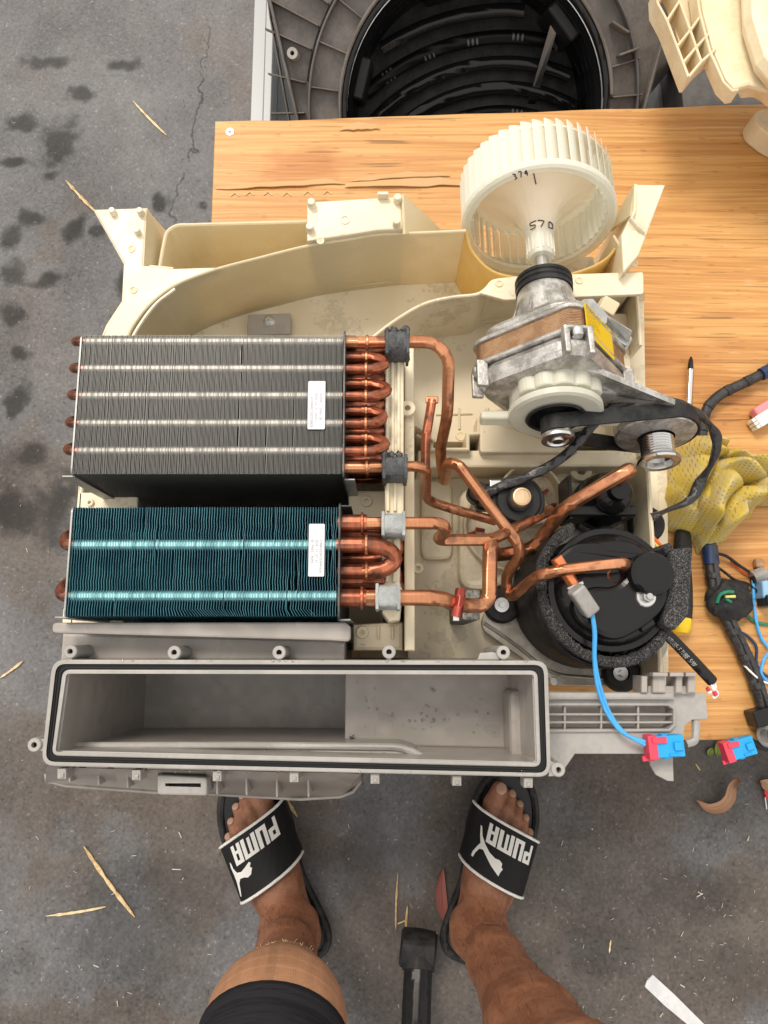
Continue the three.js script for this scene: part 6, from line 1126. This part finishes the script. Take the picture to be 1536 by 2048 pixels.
{
  for (const t of toes) { t.P = {}; for (const F of feet) t.P[F.which] = t.b.map(b => F.L(...b)); }
  const geos = [];
  for (const F of feet) {
    const fn = legField(F), cx = F.fr.o.clone().addScaledVector(F.fr.f, 0.11);
    // foot with a fine grid up to the lower shin, leg with a coarser one above
    const cut = 0.16, mnF = V(cx.x - 0.16, footH - 0.02, cx.z - 0.165);
    const lo = p => Math.max(fn(p), p[1] - cut - 0.004), hi = p => Math.max(fn(p), cut - p[1]);
    geos.push(meshField(lo, mnF, 0.32, 100));
    const mid = F.ank.clone().lerp(F.knee, 0.55); geos.push(meshField(hi, V(mid.x - 0.24, cut - 0.012, mid.z - 0.26), 0.48, 70));
  }
  // thighs and hips above the frame
  const hipF = p => { let d = 1e3; for (const F of feet) { d = smin(d, sdCone(p, F.knee.clone().lerp(F.hip, 0.15), F.hip, 0.058, 0.085), 0.03); } d = smin(d, sdCone(p, V(-0.09, 0.95, 0.57), V(0.09, 0.95, 0.57), 0.105, 0.105), 0.06); d = smin(d, sdCone(p, V(0, 0.98, 0.58), V(0, 1.22, 0.60), 0.125, 0.13), 0.06); return d; };
  const hipG = meshField(hipF, V(-0.48, 0.42, 0.1), 0.96, 56); geos.push(hipG);
  const body = obj('body', geos.map(g => { const q = g.toNonIndexed(); return q; }), M.skin, person);
  const nailM = std([0.40, 0.24, 0.17], 0.32);
  for (const F of feet) for (let i = 0; i < 5; i++) { // nails
    const t = toes[i], a = F.L(...t.b[1]), b = F.L(...t.b[2]), d = b.clone().sub(a).normalize(), r = t.r[2] * F.k, g = new THREE.SphereGeometry(1, 18, 10, 0, Math.PI * 2, 0, Math.PI / 2); g.scale(r * 0.68, r * 0.20, r * 0.78);
    const up = V(0, 1, 0).addScaledVector(d, -d.y).normalize(); obj('toenail', place(g, frame(b.clone().addScaledVector(up, r * 0.93).addScaledVector(d, r * 0.15), up.clone().addScaledVector(d, 0.35), d)), nailM, body);
  }
  { // short dark hairs on the bare shins
    const p = body.geometry.attributes.position, nn = body.geometry.attributes.normal, q = rng(55), hs = []; let tries = 0;
    while (hs.length < 900 && tries++ < 60000) { const i = Math.floor(q() * p.count), y = p.getY(i); if (y < 0.13 || y > 0.47 || p.getZ(i) > 0.5) continue; const a = V().fromBufferAttribute(p, i), n = V().fromBufferAttribute(nn, i), d = n.clone().multiplyScalar(0.35).add(V(0.3 * (q() - 0.5), -0.9, 0.3 * (q() - 0.5))).normalize().multiplyScalar(0.006 + 0.006 * q()); hs.push(tube([a.clone().addScaledVector(n, -0.0005), a.clone().addScaledVector(d, 0.5).addScaledVector(n, 0.001), a.clone().add(d)], 0.00012, { raw: true, radial: 3 })); }
    obj('leg_hair', hs, std([0.02, 0.012, 0.009], 0.7), body).userData.kind = 'stuff';
  }
  // elastic bandage on the left shin
  const F = feet[0], ax = f => F.ank.clone().lerp(F.knee, f).add(V(0, 0, 0.012 * Math.sin(f * Math.PI)));
  const weave = tex(256, 256, (u, v) => { const a = Math.abs(((u * 32) % 1) - 0.5) * 2, b = Math.abs(((v * 32) % 1) - 0.5) * 2, k = fbm(u * 8, v * 8, 3), q = 0.82 + 0.18 * Math.max(smooth(0.55, 0.9, a), smooth(0.5, 0.9, b)) + 0.35 * (k - 0.5); return [0.40 * q, 0.20 * q, 0.105 * q]; }); weave.repeat.set(1 / 0.06, 1 / 0.005);
  const bandR = f => { return 0.0505 + 0.0155 * smooth(0.0, 0.75, f); };
  const bp = []; for (let i = 0; i <= 30; i++) bp.push(i < 16 ? ax(0.60 + 0.40 * i / 15) : F.knee.clone().lerp(F.hip, (i - 15) / 15 * 0.14));
  obj('bandage', tube(bp, bandR, { raw: true, radial: 48 }), new THREE.MeshPhysicalMaterial({ map: weave, roughness: 0.95, bumpMap: rep(fine, 0.05), bumpScale: 0.0006 }), person);
  const q = rng(31), fz = []; for (let i = 0; i < 160; i++) { const a = q() * 6.28, f = q() < 0.5 ? 0 : 0.02 * q(), p = ax(0.60 + f), r = 0.051, c0 = p.clone().add(V(r * Math.cos(a), 0.002 * q(), r * Math.sin(a))); fz.push(tube([c0, c0.clone().add(V(q() - 0.5, q() - 0.7, q() - 0.5).multiplyScalar(0.008))], 0.00022, { raw: true, radial: 3 })); }
  const fzm = obj('frayed_edge', fz, M.woodChipPale, person); fzm.userData.kind = 'stuff';
  // shorts: over the left knee, further up on the right
  const dark = mapped([0.010, 0.010, 0.012], [0.022, 0.022, 0.025], 0.05, 0.9, 0, { bs: 0.0006, specularIntensity: 0.3 });
  const sh = (F, f0) => { const pts = []; for (let i = 0; i <= 24; i++) { const u = i / 24; pts.push(F.knee.clone().lerp(F.hip, f0 + (1 - f0) * u)); } return tube(dense(pts, 40), f => 0.0685 + 0.034 * f, { raw: true, radial: 40 }); };
  obj('shorts', [sh(feet[0], 0.03)], dark, person);
  { const F2 = feet[1], pts = []; for (let i = 0; i <= 16; i++) pts.push(F2.knee.clone().lerp(F2.hip, 0.30 + 0.70 * i / 16)); obj('shorts', [tube(pts, f => 0.084 + 0.022 * f, { raw: true, radial: 40 }), tube([V(0, 0.90, 0.56), V(0, 1.02, 0.58)], 0.19, { raw: true, radial: 36, flat: () => 1 })], dark, person); }
  finish(person);
}
// slides
function split(g) { const q = g.index ? g.toNonIndexed() : g, p = q.attributes.position, o = [], v = i => V().fromBufferAttribute(p, i); for (let i = 0; i < p.count; i += 3) { const a = v(i), b = v(i + 1), c = v(i + 2), ab = a.clone().lerp(b, 0.5), bc = b.clone().lerp(c, 0.5), ca = c.clone().lerp(a, 0.5); for (const t of [a, ab, ca, ab, b, bc, ca, bc, c, ab, bc, ca]) o.push(t.x, t.y, t.z); } const r = new THREE.BufferGeometry(); r.setAttribute('position', new THREE.Float32BufferAttribute(o, 3)); return r; }
function slide(F, label) {
  const t = thing('slide_sandal', label, 'sandal', 'slide sandals on the feet'), L = F.L, s = F.side;
  const half = [[0.0, -0.020], [0.020, -0.017], [0.034, 0.0], [0.036, 0.04], [0.034, 0.09], [0.042, 0.14], [0.052, 0.18], [0.053, 0.215], [0.046, 0.25], [0.030, 0.272], [0.012, 0.281], [-0.006, 0.278], [-0.028, 0.262], [-0.045, 0.232], [-0.054, 0.19], [-0.054, 0.15], [-0.046, 0.10], [-0.040, 0.05], [-0.036, 0.0], [-0.020, -0.018]];
  const cr = new THREE.CatmullRomCurve3(half.map(([m, f]) => V(m, 0, f)), true, 'centripetal').getPoints(80).slice(0, -1);
  const ring = (k, dy) => cr.map(p => { const cxm = 0, q = L(p.x * k, 0.13 + (p.z - 0.13) * (1 - (1 - k) * 0.4), 0); return [q.x, q.z]; });
  obj('sole', prism(ring(1.02), 0.002, footH - 0.006, { bevel: 0.005 }), M.rubber, t);
  obj('footbed', prism(ring(0.93), footH - 0.008, footH - 0.001, { bevel: 0.003 }), M.blackPlastic, t);
  obj('footbed_lip', tube(cr.map(p => L(p.x * 0.985, 0.13 + (p.z - 0.13) * 0.992, -0.003)).concat([L(cr[0].x * 0.985, 0.13 + (cr[0].z - 0.13) * 0.992, -0.003)]), 0.006, { raw: true, radial: 8 }), M.rubber, t);
  // strap surface S(u, v): u -1 lateral .. 1 medial, v 0 front .. 1 back
  const S = (u, v, off = 0) => {
    const ph = u * 1.45, w = 0.056 - 0.003 * v + off, hh = 0.060 + 0.036 * v + off, f = 0.205 - 0.084 * v + 0.012 * u;
    return L(0.001 + w * Math.sin(ph), f, -0.012 + hh * Math.pow(Math.max(0, Math.cos(ph)), 0.5) + 0.004);
  };
  const NU = 40, NV = 12, pos = [], idx = [];
  for (const off of [0.0035, 0]) for (let j = 0; j <= NV; j++) for (let i = 0; i <= NU; i++) { const p = S(i / NU * 2 - 1, j / NV, off); pos.push(p.x, p.y, p.z); }
  const W = NU + 1, N1 = W * (NV + 1);
  for (let j = 0; j < NV; j++) for (let i = 0; i < NU; i++) { const a = j * W + i; idx.push(a, a + W, a + 1, a + 1, a + W, a + W + 1); const b = a + N1; idx.push(b, b + 1, b + W, b + 1, b + W + 1, b + W); }
  const edge = (a, b) => idx.push(a, b, a + N1, b, b + N1, a + N1);
  for (let i = 0; i < NU; i++) { edge(i, i + 1); edge(NV * W + i + 1, NV * W + i); } for (let j = 0; j < NV; j++) { edge((j + 1) * W, j * W); edge(j * W + NU, (j + 1) * W + NU); }
  const g = new THREE.BufferGeometry(); g.setAttribute('position', new THREE.Float32BufferAttribute(pos, 3)); g.setIndex(idx);
  M.strap = M.strap || std([0.011, 0.011, 0.012], 0.55, 0, { specularIntensity: 0.4, bumpMap: rep(fine, 0.1), bumpScale: 0.0002, side: THREE.DoubleSide });
  const strap = obj('strap', toCreasedNormals(g, 0.8), M.strap, t);
  M.print = M.print || std([0.72, 0.71, 0.68], 0.5, 0, { side: THREE.DoubleSide });
  for (const v of [0.015, 0.985]) obj('piping', tube(Array.from({ length: 41 }, (_, i) => S(-0.97 + 1.94 * i / 40, v, 0.0036)), 0.0021, { raw: true, radial: 8 }), M.print, strap);
  // print: reading frame (a to the right, b up) in strap units; seen from the wearer it is upside down
  const arcU = 0.056 * 1.45; // metres of u per unit, roughly
  const dirU = s; // u grows to the medial side; image right is medial for the left foot
  const toS = (a, b, a0, b0) => { const sx = a0 - a, vv = b0 + b; const u = -dirU * sx / arcU * 1.0; return [u, vv / 0.082]; };
  const put = (shapeGeo, a0, b0, off) => { const q = shapeGeo.index ? shapeGeo.toNonIndexed() : shapeGeo, p = q.attributes.position; for (let i = 0; i < p.count; i++) { const [u, v] = toS(p.getX(i), p.getY(i), a0, b0), w = S(clamp(u, -0.99, 0.99), v, off); p.setXYZ(i, w.x, w.y, w.z); } q.deleteAttribute('normal'); q.computeVertexNormals(); return q; };
  const rect = (x, y, w, h) => { const g2 = new THREE.PlaneGeometry(w, h, Math.max(1, Math.round(w / 0.003)), Math.max(1, Math.round(h / 0.003))); return g2.translate(x + w / 2, y + h / 2, 0); };
  const h = 0.0265, st = 0.0052, glyphs = {
    P: [[0, 0, st, h], [st, h - st, 0.007, st], [0.0095, h * 0.42, st, h * 0.58], [st, h * 0.40, 0.007, st]],
    U: [[0, 0, st, h], [st, 0, 0.0055, st], [0.009, 0, st, h]],
    M: [[0, 0, st, h], [st, h - st * 0.9, 0.014, st * 0.9], [0.0075, 0.002, 0.004, h - 0.002], [0.0150, 0, st, h]],
    A: [[0, 0, st, h], [st, h - st, 0.0055, st], [0.009, 0, st, h], [st, h * 0.32, 0.0055, st * 0.8]],
  };
  const adv = { P: 0.0165, U: 0.0160, M: 0.0220, A: 0.0150 };
  const lay = s < 0 ? { a0: 0.044, b0: 0.009 } : { a0: 0.049, b0: 0.010 };
  let x = 0; for (const ch of ['P', 'U', 'M', 'A']) { obj('lettering', glyphs[ch].map(([a, b, w, hh2]) => put(rect(a * 1.15 + x, b, w * 1.15, hh2), lay.a0, lay.b0, 0.0042)), M.print, strap); x += adv[ch] * 1.15; }
  // leaping emblem
  // (offsets in the photo's pixels across and along the strap, 1330 to the metre)
  const cat = s < 0 ? [[0, 0], [5, 2], [10, 10], [20, 16], [32, 14], [42, 6], [50, -2], [54, 0], [52, 6], [57, 8], [55, 18], [48, 23], [38, 23], [28, 26], [24, 34], [25, 48], [24, 58], [20, 58], [18, 46], [15, 32], [10, 22], [2, 10]]
    : [[25, 0], [29, 2], [30, 17], [36, 30], [45, 42], [56, 50], [66, 52], [71, 57], [69, 63], [72, 66], [66, 72], [62, 78], [56, 72], [48, 64], [38, 50], [31, 40], [22, 40], [12, 48], [6, 56], [1, 54], [5, 47], [16, 37], [25, 30], [24, 16]];
  const e = s < 0 ? [0.915, -0.40, 0.40, 0.915, -45, 57] : [0.951, 0.308, -0.308, 0.951, -90, 8];
  const cs = cat.map(([x2, y2]) => { const dx = (x2 + e[4]) / 1330, dy = (y2 + e[5]) / 1330; return [-(dx * e[0] + dy * e[1]), dx * e[2] + dy * e[3]]; });
  obj('emblem', put(split(split(split(new THREE.ShapeGeometry(toShape(cs))))), 0, 0, 0.0042), M.print, strap);
  return finish(t);
}
slide(feet[0], 'black slide sandal with white lettering on the foot below the bandaged shin');
slide(feet[1], 'black slide sandal with white lettering on the foot of the bare shin');

// ---------------------------------------------------------------- litter on the floor
function splinter(label, a, b, w, mat, h = 0.002, group) {
  const t = thing('wood_splinter', label, 'splinter', group), p = P(a[0], a[1], h), q = P(b[0], b[1], h), d = q.clone().sub(p), L = d.length(), s = rng(a[0] + b[1]), n = 14, o = [], i2 = [];
  d.normalize(); const sd = V(-d.z, 0, d.x);
  for (let i = 0; i <= n; i++) { const f = i / n, e = Math.min(1, 0.25 + 4 * Math.min(f, 1 - f)), c = p.clone().addScaledVector(d, L * f).addScaledVector(sd, 0.004 * Math.sin(f * 3) * L * 4), ww = w * 0.38 * e * (0.7 + 0.6 * s()); o.push([c.x + sd.x * ww, c.z + sd.z * ww]); i2.push([c.x - sd.x * ww, c.z - sd.z * ww]); }
  obj('splinter', prism([...o, ...i2.reverse()], 0.001, 0.001 + w * 0.45, { bevel: w * 0.15 }), mat, t); return finish(t);
}
splinter('long pale wood splinter pointing at the plywood corner', [266, 202], [334, 271], 0.005, M.woodChipPale);
splinter('wood splinter poking out beside the cream ear bracket', [132, 361], [196, 428], 0.007, M.woodChip);
splinter('short pale splinter on the brown floor patch', [0, 1356], [46, 1322], 0.005, M.woodChipPale);
splinter('long tan splinter tapering at both ends on open floor', [168, 1692], [271, 1834], 0.007, M.woodChip);
splinter('flat pale splinter with a blunt end next to the long tan splinter', [92, 1832], [212, 1813], 0.005, M.woodChipPale);
splinter('short tan splinter beside the toes of the bandaged leg', [566, 1585], [595, 1634], 0.006, M.woodChip);
splinter('thin upright tan splinter by the black tube leg', [796, 1745], [792, 1860], 0.0038, M.woodChip);
splinter('short tan splinter forked next to the thin splinter by the tube leg', [815, 1812], [812, 1862], 0.0038, M.woodChip);
splinter('tiny crosswise tan splinter joining two splinters by the tube leg', [794, 1848], [813, 1840], 0.003, M.woodChip);
splinter('tiny pale splinter on the floor beside the bare shin', [1222, 1880], [1219, 1906], 0.003, M.woodChipPale);
splinter('tiny pale splinter near the curled gum leaf', [1391, 1527], [1401, 1541], 0.003, M.woodChip);
function leafMesh(name, label, pts, w, mat, lift) {
  const t = thing(name, label, 'leaf'), c = dense(pts, 24), pos = [], idx = [];
  c.forEach((p, i) => { const f = i / (c.length - 1), d = c[Math.min(c.length - 1, i + 1)].clone().sub(c[Math.max(0, i - 1)]).normalize(), sd = V(-d.z, 0, d.x).normalize(), ww = w * Math.pow(Math.sin(Math.PI * (0.04 + 0.92 * f)), 0.8) / 2; for (const k of [-1, -0.5, 0, 0.5, 1]) { const q = p.clone().addScaledVector(sd, ww * k).add(V(0, lift * k * k, 0)); pos.push(q.x, q.y, q.z); } });
  const top = pos.length / 3; for (let i = 0; i < top; i++) pos.push(pos[i * 3], pos[i * 3 + 1] - 0.0005, pos[i * 3 + 2]);
  for (let i = 0; i < c.length - 1; i++) for (let k = 0; k < 4; k++) { const a = i * 5 + k; idx.push(a, a + 5, a + 1, a + 1, a + 5, a + 6); const b = a + top; idx.push(b, b + 1, b + 5, b + 1, b + 6, b + 5); }
  const g = new THREE.BufferGeometry(); g.setAttribute('position', new THREE.Float32BufferAttribute(pos, 3)); g.setIndex(idx); g.computeVertexNormals(); obj('blade', g, mat, t);
  obj('midrib', tube(c.map(p => p.clone().add(V(0, 0.0004, 0))), 0.0006, { raw: true, radial: 5 }), mat, t); return finish(t);
}
leafMesh('gum_leaf', 'curled brown gum leaf on the floor below the blue plug', PL([[1393, 1601, 0.006], [1415, 1615, 0.004], [1440, 1612, 0.006], [1456, 1596, 0.016], [1462, 1572, 0.02], [1476, 1555, 0.012]]), 0.018, M.leaf, 0.006);
leafMesh('gum_leaf', 'flat reddish gum leaf lying beside the sandal heel', PL([[885, 1738, 0.004], [882, 1780, 0.003], [886, 1820, 0.003], [898, 1850, 0.004]]), 0.017, M.leafRed, 0.002);
leafMesh('green_leaf', 'small green leaf on the floor under the blue plug', PL([[1434, 1484, 0.004], [1436, 1500, 0.004], [1434, 1512, 0.004]]), 0.012, M.leafGreen, 0.002);
leafMesh('green_leaf', 'tiny yellow green leaf scrap under the plug', PL([[1416, 1512, 0.004], [1420, 1504, 0.004], [1424, 1496, 0.004]]), 0.01, M.leafGreen, 0.002);
leafMesh('brown_leaf', 'small brown leaf at the right floor edge', PL([[1520, 1562, 0.004], [1536, 1570, 0.006], [1550, 1566, 0.004]]), 0.02, M.leaf, 0.004);
{ const t = thing('red_scrap', 'bright red plastic scrap at the right floor edge', 'scrap'); obj('scrap', slab([[1528, 1582], [1550, 1572], [1556, 1590], [1534, 1600]], 0.006, 0.005, { bevel: 0.001 }), M.redWire, t); obj('wire_stub', tube(PL([[1530, 1594, 0.004], [1533, 1618, 0.003]]), 0.0012, { raw: true }), M.steel, t); finish(t); }
{ const t = thing('paper_strip', 'torn white paper strip lying on the dark floor', 'paper'); obj('strip', slab([[1294, 1962], [1306, 1950], [1350, 1990], [1408, 2048], [1440, 2080], [1412, 2080], [1330, 2012], [1290, 1974]], 0.004, 0.003, { bevel: 0.0003 }), M.paper, t); finish(t); }
{ // floor litter too small to count
  const q = rng(77), gs = [];
  const zones = [[1110, 1600, 420, 440, 150], [0, 1640, 420, 400, 60], [650, 1600, 250, 440, 30], [0, 900, 110, 700, 20], [0, 0, 420, 420, 8]];
  for (const [x, y, w, h, n] of zones) for (let i = 0; i < n; i++) {
    const p = P(x + w * q(), y + h * q(), 0.0012), big = q() < 0.1, r = big ? 0.0018 : 0.0005 + 0.0007 * q(), g = q() < 0.45 ? new THREE.BoxGeometry(r * (3 + 5 * q()), r * 0.7, r * 0.8) : new THREE.TetrahedronGeometry(r * 1.2, 0); g.rotateY(q() * 6.28); gs.push(g.translate(p.x, p.y, p.z));
  }
  const m = obj('floor_litter', gs, mapped([0.30, 0.26, 0.20], [0.55, 0.52, 0.48], 0.05, 0.8)); m.userData.kind = 'stuff'; tag(m, 'fine pale chips and grit scattered over the concrete', 'litter');
}
{ // tube leg between the feet
  const t = thing('tube_leg', 'black metal tube with rounded end cap on the floor between the feet', 'tube leg');
  const a = P(838, 1905, 0.034), b = P(828, 2150, 0.10);
  obj('tube', tube([a, a.clone().lerp(b, 0.25).add(V(0, -0.004, 0)), b], 0.0205, { spline: true, radial: 28 }), M.blackPlastic, t);
  obj('end_cap', place(lathe([[0, -0.026], [0.022, -0.026], [0.026, -0.023], [0.0275, 0], [0.026, 0.023], [0.022, 0.026], [0, 0.026]], 36), frame(P(836, 1898, 0.031), V(1, 0.05, 0.12), V(0, 1, 0))), M.rubber, t);
  obj('cap_sleeve', tube([a, a.clone().lerp(b, 0.16)], 0.0235, { raw: true, radial: 28 }), M.rubber, t);
  finish(t);
}
renderer.render(scene, camera);
